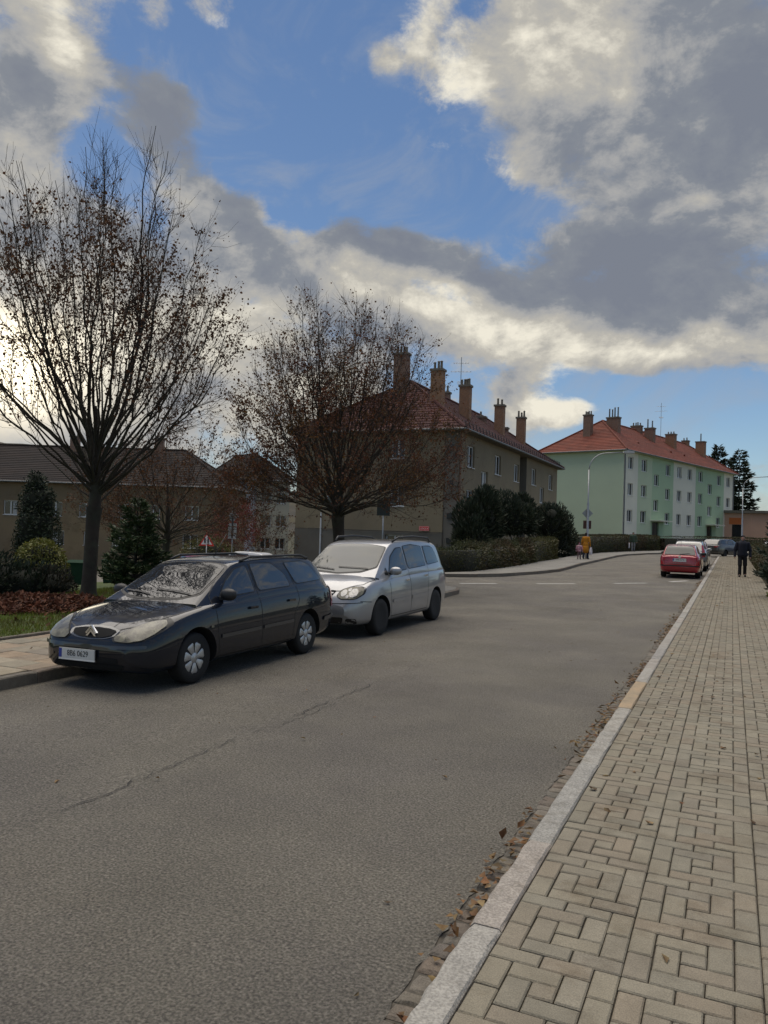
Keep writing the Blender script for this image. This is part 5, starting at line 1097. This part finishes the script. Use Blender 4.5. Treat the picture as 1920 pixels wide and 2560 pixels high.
S2['patches'] = [('windscreen_seal', 'T', [(-.70, 1.17), (-.45, 1.32), (0, 1.37), (.45, 1.32), (.70, 1.17), (.62, .6), (.3, .545), (0, .535), (-.3, .545), (-.62, .6)], .003, M_seal),
 ('windscreen', 'T', [(-.675, 1.155), (-.43, 1.29), (0, 1.34), (.43, 1.29), (.675, 1.155), (.6, .625), (.29, .57), (0, .56), (-.29, .57), (-.6, .625)], .007, M_cglass_lt),
 ('lamp_surround', 'F', [(.6+(u-.6)*1.1, .75+(v-.75)*1.12) for u, v in h2], .004, M_seal), ('lamp_surround', 'F', [(-.6-(u-.6)*1.1, .75+(v-.75)*1.12) for u, v in h2], .004, M_seal),
 ('headlight', 'F', h2, .011, M_lamp), ('headlight', 'F', [(-u, v) for u, v in h2], .011, M_lamp),
 ('grille', 'F', [(-.36, .79), (-.1, .80), (.1, .80), (.36, .79), (.3, .70), (.2, .665), (-.2, .665), (-.3, .70)], .006, M_well),
 ('bumper_grille', 'F', [(-.55, .36), (.55, .36), (.5, .25), (-.5, .25)], .006, M_trim), ('bumper_skirt', 'F', [(.58, .34), (.74, .34), (.72, .24), (.56, .24)], .005, M_trim),
 ('rear_side_lamp', 'L', [(-2.0, 1.0), (-2.12, 1.0), (-2.1, .74), (-2.02, .74)], .01, M_tail)]
for s in (-1, 1):
    for cy_, cz, rr in ((.51, .752, .055), (.665, .755, .07), (.585, .805, .028), (.585, .70, .028)): S2['patches'].append(('reflector', 'F', [(s*cy_+rr*math.cos(a*.6283), cz+rr*math.sin(a*.6283)) for a in range(10)], .018, M_refl))
S2['strips'] = [('bonnet_gap', 'T', [(-.80, 1.3), (-.72, 1.75), (-.42, 2.02), (0, 2.06), (.42, 2.02), (.72, 1.75), (.80, 1.3)], .014, .003, M_seal), ('grille_bar', 'F', [(-.32, .75), (.32, .75)], .018, .014, P_sil), ('grille_bar', 'F', [(-.3, .712), (.3, .712)], .014, .014, P_sil), ('bumper_gap', 'F', [(-.8, .60), (-.4, .585), (.4, .585), (.8, .60)], .012, .006, M_seal)]
S2['tubes'] = [('roof_rail', [(.3, s*.60, 1.61), (.12, s*.645, 1.69), (-.6, s*.655, 1.71), (-1.4, s*.64, 1.68), (-1.62, s*.61, 1.6)], .02, M_trim) for s in (-1, 1)]
c2, pj2, pt2, st2, body2 = make_car('minivan', S2, (-6.37, 13.44, -.058), R(-90), 'silver minivan with black steel wheels parked behind the dark estate car', 'cars parked along the street', .022)
for a, b in (((.55, 1.22), (-.05, 1.2)), ((-.1, 1.27), (-.6, 1.2))): st2('wiper', 'T', [a, b], .022, .02, M_trim)

# ---- generic hatchback / estate curves for the smaller cars
def scale_tab(t, kx, kz, dz=0.): return [(x*kx, z*kz+dz) for x, z in t]
def variant(base, pnt, kx, kw, kz, **k):
    S = dict(base); S['paint'] = pnt
    for q in ('zb', 'zt', 'be', 'zr'): S[q] = scale_tab(base[q], kx, kz)
    for q in ('w', 'wr'): S[q] = scale_tab(base[q], kx, kw)
    S['axles'] = tuple(a*kx for a in base['axles']); S['track'] = base['track']*kw
    S['side_glass'] = [[(x*kx, z*kz) for x, z in p] for p in base['side_glass']]; S['lines'] = [[(x*kx, z*kz) for x, z in p] for p in base['lines'][:4]]
    S['moulding'] = []; S['handles'] = [(x*kx, z*kz) for x, z in base['handles']]; S['mirror'] = (base['mirror'][0]*kx, base['mirror'][1]*kz, k.pop('mirror_mat', M_trim)); S['handle_mat'] = pnt
    S['patches'] = []; S['strips'] = []; S['tubes'] = []; S.pop('plate', None); S.update(k); return S
P_red = paint('red_paint', (.36, .012, .022), .05, .25)
S3 = variant(S1, P_red, .95, .975, 1.0, wheel='cap')
S3['zr'] = [(-2.02, .97), (-1.9, 1.1), (-1.76, 1.26), (-1.6, 1.345), (-1.2, 1.39), (-.5, 1.41), (0, 1.40), (.25, 1.355), (.55, 1.21), (.85, 1.04), (1.1, .9)]
S3['wr'] = [(-2.02, .64), (-1.6, .57), (0, .58), (.3, .57), (1.1, .68)]
S3['side_glass'] = [[(.7, .95), (.02, .985), (.05, 1.3), (.27, 1.26), (.5, 1.12)], [(-.08, .99), (-.9, 1.02), (-.95, 1.12), (-.8, 1.27), (-.05, 1.31)], [(-1.05, 1.03), (-1.42, 1.04), (-1.2, 1.2), (-.98, 1.24)]]
S3['patches'] = [('rear_window_seal', 'B', [(-.62, .975), (.62, .975), (.52, 1.345), (.2, 1.37), (-.2, 1.37), (-.52, 1.345)], .003, M_seal), ('rear_window', 'B', [(-.595, .995), (.595, .995), (.50, 1.32), (.2, 1.345), (-.2, 1.345), (-.50, 1.32)], .008, M_cglass_lt),
 ('tail_light', 'B', [(.42, .88), (.72, .88), (.73, .72), (.42, .72)], .01, M_tail), ('tail_light', 'B', [(-.42, .88), (-.72, .88), (-.73, .72), (-.42, .72)], .01, M_tail),
 ('bumper_trim', 'B', [(-.78, .545), (.78, .545), (.78, .50), (-.78, .50)], .012, M_trim), ('plate_recess', 'B', [(-.3, .86), (.3, .86), (.3, .70), (-.3, .70)], .004, P_red)]
S3['strips'] = [('rear_wiper', 'B', [(.0, 1.0), (-.38, 1.05)], .025, .022, M_trim), ('hatch_gap', 'B', [(-.64, .94), (-.6, .62), (0, .6), (.6, .62), (.64, .94)], .01, .006, M_seal)]
S3['plate'] = ('B', 0., .775, '3M6 2216', True); S3['tubes'] = [('aerial', [(-1.2, 0, 1.38), (-1.45, 0, 1.6)], .006, M_trim)]
def road_pt(x, y): return (x, y, ground_z(x, y))
c3, pj3, pt3, st3, body3 = make_car('hatchback', S3, road_pt(-1.98, 36.3), R(90), 'red hatchback seen from behind, nearest of the cars parked at the right', 'cars parked along the street')
MB().lathe([(.05, 0), (.045, .01), (0, .012)], 16, (pj3('B', 0, .905, .0).x-.012, 0, .905), 'x').build('badge', M_chrome, body3)
P_champ = paint('pale_silver_paint', (.34, .34, .33), .5, .32)
def rear_set(S, zlo, zhi, lights, glass=M_cglass, wb=.62, wt=.54):
    S['patches'] += [('rear_window', 'B', [(-wb, zlo), (wb, zlo), (wt, zhi), (-wt, zhi)], .008, glass), ('bumper_trim', 'B', [(-.76, .55), (.76, .55), (.76, .47), (-.76, .47)], .012, M_trim)]
    for a in lights:
        S['patches'] += [('tail_light', 'B', a, .012, M_tail), ('tail_light', 'B', [(-u, v) for u, v in a], .012, M_tail)]
S4 = variant(S1, P_champ, 1.06, 1.05, 1.07, wheel='alloy', mirror_mat=P_champ); rear_set(S4, 1.08, 1.40, [[(.62, .70), (.78, .72), (.74, 1.06), (.66, 1.3), (.58, 1.32), (.62, 1.0)]])
S4['tubes'] = [('roof_rail', [(.1, s*.58, 1.47), (-.1, s*.6, 1.54), (-1.5, s*.59, 1.54), (-1.75, s*.57, 1.48)], .02, M_trim) for s in (-1, 1)]+[('roof_bar', [(x, -.66, 1.57), (x, .66, 1.57)], .028, M_trim) for x in (-.2, -1.2)]
S4['plate'] = ('B', 0, .82, '4B2 7713', False); S4.pop('plate')
make_car('estate_car', S4, road_pt(-1.98, 43.6), R(90), 'silver estate car with roof bars parked in front of the red hatchback', 'cars parked along the street')
P_red2 = paint('dark_red_paint', (.30, .014, .02), .1, .28)
S5 = variant(S3, P_red2, .97, .98, 1.02, wheel='alloy'); rear_set(S5, 1.0, 1.34, [[(.55, .72), (.72, .72), (.72, .95), (.58, .95)]]); make_car('hatchback', S5, road_pt(-2.0, 49.9), R(90), 'red hatchback parked beyond the silver estate car', 'cars parked along the street')
P_grey = paint('grey_paint', (.085, .085, .082), .4, .3)
S6 = variant(S1, P_grey, 1.04, 1.06, 1.05, wheel='alloy', mirror_mat=P_grey); rear_set(S6, 1.06, 1.38, [[(.40, .88), (.74, .92), (.73, .82), (.42, .80)]], wb=.6); S6['plate'] = ('B', 0, .66, '2B4 6180', False)
make_car('estate_car', S6, road_pt(-.6, 69.5), R(62), 'grey estate car turned across the end of the pavement', 'cars parked along the street')
P_white = paint('white_paint', (.62, .62, .61), .0, .3); P_blue2 = paint('blue_paint', (.02, .045, .16), .2, .28)
S7 = variant(S2, P_white, 1.0, 1.0, 1.12, wheel='steel', mirror_mat=M_trim); make_car('van', S7, road_pt(6.6, 88.0), R(5), 'white van with dark windows beyond the walking man', 'cars parked by the salmon building')
S8 = variant(S3, P_white, 1.0, 1.0, 1.0, wheel='alloy'); make_car('hatchback', S8, road_pt(4.6, 79.0), R(20), 'low white car just behind the walking man', 'cars parked by the salmon building')
S9 = variant(S3, P_blue2, .95, 1.0, 1.03, wheel='alloy'); make_car('hatchback', S9, road_pt(4.9, 72.5), R(60), 'blue car half hidden by the walking man and pines', 'cars parked by the salmon building')
def st_pt(x, dy): y = street_y(x)+dy; return (x, y, ground_z(x, y)+.006)
S10 = variant(S3, P_red, .98, .98, 1.02, wheel='alloy'); make_car('hatchback', S10, st_pt(-26.2, -1.9), R(148), 'red car parked down the side street behind the young pine', 'cars in the side street')
S11 = variant(S3, P_white, .97, .98, 1.05, wheel='alloy'); make_car('hatchback', S11, st_pt(-25.4, 2.0), R(180), 'white hatchback parked in the side street behind the dark estate car', 'cars in the side street')
# ---------------------------------------------------------------- lamps, signs, bins, people
def lamp_post(loc, h, reach, rz, label):
    r = empty('street_lamp', loc, rz); tag(r, label, 'street lamp', 'street lamps')
    MB().lathe([(.11, 0), (.11, 1.1), (.075, 1.15), (.075, 3.6), (.05, 3.65), (.045, h-1.2)], 14).build('pole', M_galv, r, True)
    a = [(0, 0, h-1.25)]+[(reach*.42*(1-math.cos(q)), 0, h-1.25+1.15*math.sin(q)) for q in [R(k) for k in range(15, 91, 15)]]+[(reach*.8, 0, h-.02)]
    MB().tube(a, .035, 10).build('arm', M_galv, r, True)
    hd = MB().prism([(-.32, -.05), (-.3, .05), (-.1, .11), (.28, .09), (.4, .02), (.38, -.06)], lambda u, v: (reach*.8+.35+u, -.13, h+v), lambda u, v: (reach*.8+.35+u, .13, h+v)).build('lamp_head', mat('lamp_housing', (.45, .46, .45), .45, .1, 6.), r)
    MB().box(reach*.8+.1, reach*.8+.66, -.1, .1, h-.085, h-.055).build('diffuser', mat('lamp_diffuser', (.5, .5, .47), .2, .05, 5.), hd)
    return r
lx, ly = -8.55, 50.6
lamp_post((lx, ly, ground_z(lx, ly)+.12), 7.0, 2.7, R(24), 'grey street lamp with curved arm at the bend beside the woman')
lamp_post((.9, 86.5, ground_z(.9, 86)), 7.9, 2.9, R(15), 'distant street lamp at the end of the green block')
M_signback = mat('sign_back', (.30, .32, .31), .5, .1, 6., metal=.4); M_signgrey = mat('sign_back_brown', (.075, .03, .022), .6, .15, 6.)
M_signred = mat('sign_red', (.55, .03, .02), .4, .05, 5.); M_signwhite = mat('sign_white', (.68, .68, .66), .4, .05, 5.)
def sign(name, loc, rz, parts, pole_h, label, pole_r=.032):
    """parts: (child name, polygon in the sign plane, material, thickness offset)"""
    r = empty(name, loc, rz); tag(r, label, 'sign', 'road signs')
    if pole_h: MB().tube([(0, 0, 0), (0, 0, pole_h)], pole_r, 10).build('pole', M_galv, r, True)
    for nm, poly, m, d0, d1 in parts: o = MB().prism(poly, lambda u, v: (u, d1, v), lambda u, v: (u, d0, v)); me = o.mesh(nm); fix_normals(me); link_mesh(nm, me, m, r)
    return r
dia = lambda z, s: [(0, z-s), (s, z), (0, z+s), (-s, z)]
rect = lambda x0, x1, z0, z1: [(x0, z0), (x1, z0), (x1, z1), (x0, z1)]
tri = lambda z, s: [(-s, z), (s, z), (0, z+s*1.732)]
# signs on the street lamp, seen from behind the pole
sign('priority_sign', (lx, ly, ground_z(lx, ly)+.12), R(24), [('diamond', dia(2.95, .36), M_signback, .09, .1), ('clamp', rect(-.09, .09, 2.93, 2.97), M_galv, .06, .09)], 0, 'grey diamond sign back fixed to the curved lamp post')
sign('direction_panel', (lx, ly, ground_z(lx, ly)+.12), R(24), [('panel', rect(-.26, .26, 1.95, 2.48), M_signgrey, .09, .1)], 0, 'brown square panel under the diamond sign on the lamp post')
fig = []
for x in (-.1, .09): fig += [('figure', [(x-.04, .22), (x-.01, .22), (x, .32), (x+.03, .22), (x+.06, .22), (x+.04, .4), (x+.05, .52), (x-.03, .52), (x-.05, .4)], M_ink, -.028, -.02), ('figure', [(x-.03+.035*math.cos(a), .56+.035*math.sin(a)) for a in [k*1.047 for k in range(6)]], M_ink, -.028, -.02)]
def up(z): return [(nm, [(u, v+z) for u, v in pl], m, a, b) for nm, pl, m, a, b in fig]
sx_, sy_ = -28.3, 36.9
sign('warning_sign', (sx_, sy_, ground_z(sx_, sy_)+.2), R(24), [('red_triangle', tri(1.75, .46), M_signred, -.012, .0), ('white_field', tri(1.83, .325), M_signwhite, -.02, -.011)]+up(1.68), 1.8, 'red and white triangular warning sign with two walking figures')
sx_, sy_ = -27.2, 37.9
sign('priority_sign', (sx_, sy_, ground_z(sx_, sy_)), R(24), [('diamond', dia(3.65, .36), M_signback, -.06, -.05), ('panel', rect(-.25, .25, 2.3, 3.22), M_signback, -.06, -.05), ('bracket', rect(-.22, .22, 3.5, 3.54), M_darkmetal, -.075, -.06), ('bracket', rect(-.18, .18, 3.0, 3.04), M_darkmetal, -.075, -.06), ('bracket', rect(-.18, .18, 2.5, 2.54), M_darkmetal, -.075, -.06), ('stiffener', rect(-.05, .05, 2.35, 3.7), M_darkmetal, -.085, -.06)], 3.8, 'grey backs of a diamond sign and panel on a pole in the side street')
sx_, sy_ = -14.9, 32.6
sign('sign_board', (sx_, sy_, ground_z(sx_, sy_)), R(24), [('board', rect(-.3, .3, 2.55, 3.3), mat('dark_green_board', (.02, .03, .026), .6, .1, 5.), -.06, -.03)], 3.0, 'dark sign back on a slim pole in front of the brown house')
# low railing in front of the green block gable and the brown house
def railing(p0, p1, h, n, label):
    r = empty('railing', (p0[0], p0[1], ground_z(*p0))); tag(r, label, 'railing'); d = Vector((p1[0]-p0[0], p1[1]-p0[1], ground_z(*p1)-ground_z(*p0)))
    MB().tube([(0, 0, h), d+Vector((0, 0, h))], .03, 6).build('rail', M_galv, r)
    for k in range(n+1): q = d*k/n; MB().tube([q, q+Vector((0, 0, h))], .025, 6).build('post', M_galv, r)
railing((-17.5, 82.5), (-11.2, 84.5), 1.0, 5, 'thin grey railing below the green gable wall')
railing((-13.6, 50.0), (-13.4, 60.0), 1.1, 5, 'thin railing behind the yew bushes by the brown house')
railing((-40.0, 58.0), (-28.5, 58.5), 1.0, 7, 'pale railing far down the side street behind the bare shrub')

# wheeled bins behind the lawn
M_bin = mat('green_bin_plastic', (.012, .035, .018), .9, .15, 5., spec=.2); M_bin2 = mat('dark_bin_plastic', (.012, .014, .016), .9, .15, 5., spec=.2); M_bluelid = mat('blue_bin_lid', (.03, .05, .28), .9, .1, 5.)
def bin_(loc, w, d, h, m, lidm, label):
    r = empty('waste_bin', loc, R(24)); tag(r, label, 'waste bin', 'bins behind the lawn')
    b = MB().add([(-w*.42, -d*.42, .12), (w*.42, -d*.42, .12), (w*.42, d*.42, .12), (-w*.42, d*.42, .12), (-w/2, -d/2, h), (w/2, -d/2, h), (w/2, d/2, h), (-w/2, d/2, h)], [(0,3,2,1),(4,5,6,7),(0,1,5,4),(1,2,6,5),(2,3,7,6),(3,0,4,7)]); b.build('bin_body', m, r)
    MB().add([(-w/2-.03, -d/2-.03, h), (w/2+.03, -d/2-.03, h), (w/2+.03, d/2+.03, h), (-w/2-.03, d/2+.03, h), (-w/2-.03, -d/2-.03, h+.03), (w/2+.03, -d/2-.03, h+.03), (w/2-.03, d/2, h+.14), (-w/2+.03, d/2, h+.14)], [(0,3,2,1),(4,5,6,7),(0,1,5,4),(1,2,6,5),(2,3,7,6),(3,0,4,7)]).build('lid', lidm, r)
    for x in (-w*.35, w*.35):
        for y in (-d*.3, d*.3): MB().lathe([(.09, -.025), (.09, .025)], 12, (x, y, .09), 'x').build('wheel', M_tyre, r)
for i, (px, m, lm, w, lb) in enumerate(((-32.6, M_bin2, M_bluelid, .75, 'dark waste bin with a blue lid next to the clipped bush'), (-31.3, M_bin, M_bin, 1.25, 'green waste container to the left of the big tree trunk'), (-29.5, M_bin, M_bin, 1.2, 'green waste container to the right of the big tree trunk'))):
    y = 30.2+.456*(px+31); bin_((px, y, ground_z(px, y)), w, .85, 1.3, m, lm, lb)

# people: one skinned surface for the body, clothes as children
M_skin = mat('skin', (.36, .2, .14), .6, .1, 8.); M_hair = mat('dark_hair', (.012, .009, .008), .7, .1, 20.)
def blobs_mesh(name, caps, vox, m, parent, ell=()):
    bm = bmesh.new()
    for p0, p1, r0, r1 in caps:
        p0, p1 = Vector(p0), Vector(p1); d = p1-p0; L = d.length; q = d.to_track_quat('Z', 'Y') if L > 1e-6 else None
        r = bmesh.ops.create_uvsphere(bm, u_segments=14, v_segments=10, radius=1)
        for v in r['verts']:
            c = v.co.copy(); rr = r0 if c.z < 0 else r1; w = Vector((c.x*(r0+(r1-r0)*(c.z*.5+.5)), c.y*(r0+(r1-r0)*(c.z*.5+.5)), c.z*rr+(L if c.z >= 0 else 0)))
            v.co = p0+(q @ w if q else w)
    for c, r in ell:
        k = bmesh.ops.create_uvsphere(bm, u_segments=16, v_segments=12, radius=1)
        for v in k['verts']: v.co = Vector((c[0]+v.co.x*r[0], c[1]+v.co.y*r[1], c[2]+v.co.z*r[2]))
    me = bpy.data.meshes.new(name); bm.to_mesh(me); bm.free(); o = link_mesh(name, me, m, parent)
    md = o.modifiers.new('r', 'REMESH'); md.mode = 'VOXEL'; md.voxel_size = vox; md.use_smooth_shade = True
    ms = o.modifiers.new('s', 'SMOOTH'); ms.factor = .5; ms.iterations = 3
    dg = bpy.context.evaluated_depsgraph_get(); dg.update(); nm = bpy.data.meshes.new_from_object(o.evaluated_get(dg)); o.modifiers.clear(); o.data = nm
    nm.polygons.foreach_set('use_smooth', [True]*len(nm.polygons)); return o
def person(loc, rz, H_, label, step=.16, top=None, legs=None, shoe=None, skirt=None, hat=None, hair=True, arms=((.02, .0), (-.02, .0)), stout=1., bag=None, skin=None, collar=None):
    """local frame: faces -y, z up, built for a 1.75 m figure and scaled"""
    r = empty('person', loc, rz); tag(r, label, 'person'); k = H_/1.75; r.scale = (k, k, k); st = stout
    J = {}
    for s, ph in ((-1, 1), (1, -1)):
        J[s] = dict(hip=(s*.095, 0, .92), knee=(s*.10, -.03-.5*step*ph, .50), ank=(s*.105, -step*ph+(.05 if ph < 0 else 0), .09+(.03 if ph < 0 else 0)), toe=(s*.12, -step*ph-.15+(.05 if ph < 0 else 0), .04), sh=(s*.19*st, .0, 1.42), el=(s*.26*st, arms[0 if s < 0 else 1][0]+.02, 1.13), wr=(s*.27*st, -.06+arms[0 if s < 0 else 1][1], .88))
    bod = [((0, 0, .95), (0, 0, 1.40), .13, .15), ((0, 0, 1.45), (0, -.01, 1.58), .055, .05)]
    for s in (-1, 1):
        j = J[s]; bod += [(j['hip'], j['knee'], .085, .055), (j['knee'], j['ank'], .052, .035), (j['ank'], j['toe'], .038, .032), (j['sh'], j['el'], .05, .04), (j['el'], j['wr'], .038, .027)]
        w = Vector(j['wr']); bod += [(w, w+Vector((0, -.02, -.07)), .03, .034)]
        for f in range(4): bod.append((w+Vector((0, -.045+f*.02, -.08)), w+Vector((-s*.01, -.05+f*.02, -.155+abs(f-1.4)*.012)), .0095, .008))
        bod.append((w+Vector((0, -.03, -.04)), w+Vector((-s*.02, -.065, -.09)), .011, .009))
    ell = [((0, -.015, 1.645), (.074, .095, .112)), ((0, -.115, 1.635), (.014, .02, .022)), ((-.075, -.005, 1.64), (.012, .022, .03)), ((.075, -.005, 1.64), (.012, .022, .03)), ((0, -.085, 1.565), (.035, .03, .02))]
    blobs_mesh('body', bod, .011, M_skin, r, ell)
    if skin is None:
        for s in (-1, 1): MB().lathe([(.009, -.1), (.0, -.106)], 8, (s*.03, 0, 1.655), 'y').build('eye', M_hair, r)
    if top:
        c = [((0, 0, .98), (0, .0, 1.36), .165*st, .18*st), ((-.13*st, 0, 1.41), (.13*st, 0, 1.41), .085, .085)]
        for s in (-1, 1): j = J[s]; c += [(j['sh'], j['el'], .078*st, .062), (j['el'], j['wr'], .06, .05)]
        if skirt: c += [((0, .01, 1.0), (0, .02, skirt), .17*st, .24*st), ((0, .04, skirt+.12), (0, .04, skirt+.02), .2, .24)]
        else: c += [((-.07, 0, .95), (.07, 0, .95), .13*st, .13*st)]
        if collar: c += [((0, .0, 1.46), (0, -.005, 1.53), .075, .07)]
        blobs_mesh('coat', c, .016, top, r)
    if legs:
        c = [((-.05, 0, .93), (.05, 0, .93), .12, .12)]
        for s in (-1, 1): j = J[s]; a = Vector(j['ank']); c += [(j['hip'], j['knee'], .098, .078), (j['knee'], a+Vector((0, 0, .02)), .076, .068)]
        blobs_mesh('trousers', c, .014, legs, r)
    if shoe:
        for s in (-1, 1): j = J[s]; a = Vector(j['ank']); blobs_mesh('shoe', [(a+Vector((0, .03, -.03)), Vector(j['toe']), .05, .042)], .012, shoe, r)
    if hair: blobs_mesh('hair', [], .012, M_hair, r, [((0, .015, 1.675), (.084, .098, .098)), ((0, .05, 1.62), (.078, .065, .1))])
    if hat: blobs_mesh('hat', [], .012, hat, r, [((0, .005, 1.715), (.088, .105, .06)), ((0, .015, 1.69), (.09, .102, .03))])
    if bag:
        s, m = bag; w = Vector(J[s]['wr']); b = MB().prism([(-.14, -.55), (-.17, -.4), (-.12, -.2), (-.03, -.06), (.03, -.06), (.12, -.2), (.17, -.4), (.14, -.55)], lambda u, v: (w.x+s*.05-.05, w.y+u, w.z-.03+v), lambda u, v: (w.x+s*.05+.06, w.y+u*.9, w.z-.03+v)); me = b.mesh('bag'); fix_normals(me); link_mesh('bag', me, m, r)
    return r
M_navy = mat('navy_wool', (.010, .012, .022), .9, .15, 12.); M_blackcloth = mat('black_cloth', (.012, .012, .014), .9, .15, 12.); M_shoe = mat('black_shoe', (.012, .011, .01), .5, .1, 12.)
M_ochre = mat('ochre_coat', (.46, .19, .012), .9, .15, 10.); M_jeans = mat('dark_jeans', (.015, .022, .045), .9, .15, 10.); M_pink = mat('pink_jacket', (.42, .17, .22), .85, .3, 14., c2=(.55, .42, .45), c2scale=9.)
M_olive = mat('green_jacket', (.045, .075, .05), .9, .2, 10.); M_greytr = mat('grey_trousers', (.20, .20, .20), .9, .15, 10.); M_bagw = mat('white_bag', (.62, .58, .58), .6, .15, 8.); M_cap = mat('green_cap', (.035, .06, .03), .9, .1, 9.)
x, y = .42, 36.3; person((x, y, ground_z(x, y)+.1), R(3), 1.76, 'man in a dark navy coat and black cap walking towards us on the pavement', .07, M_navy, M_blackcloth, M_shoe, None, M_blackcloth, False, ((.0, .02), (0, .03)), 1.12, collar=True)
x, y = -8.5, 49.9; person((x, y, ground_z(x, y)+.13), R(170), 1.68, 'woman in a long ochre coat walking away with a pale bag', .1, M_ochre, M_jeans, M_shoe, .62, None, True, ((.0, -.02), (0, .05)), 1.0, (-1, M_bagw))
x, y = -8.75, 49.0; person((x, y, ground_z(x, y)+.13), R(175), 1.02, 'small child in a pink jacket beside the woman in the ochre coat', .08, M_pink, mat('dusty_trousers', (.16, .10, .10), .9, .2, 9.), M_shoe, None, mat('pink_hat', (.38, .14, .22), .9, .2, 9.), True, ((0, 0), (0, 0)), 1.25)
x, y = -8.3, 73.8; person((x, y, ground_z(x, y)+.13), R(10), 1.76, 'man in a green jacket and cap carrying a white bag by the hedge', .1, M_olive, M_greytr, M_shoe, None, M_cap, True, ((0, .03), (.03, -.03)), 1.12, (-1, M_bagw))
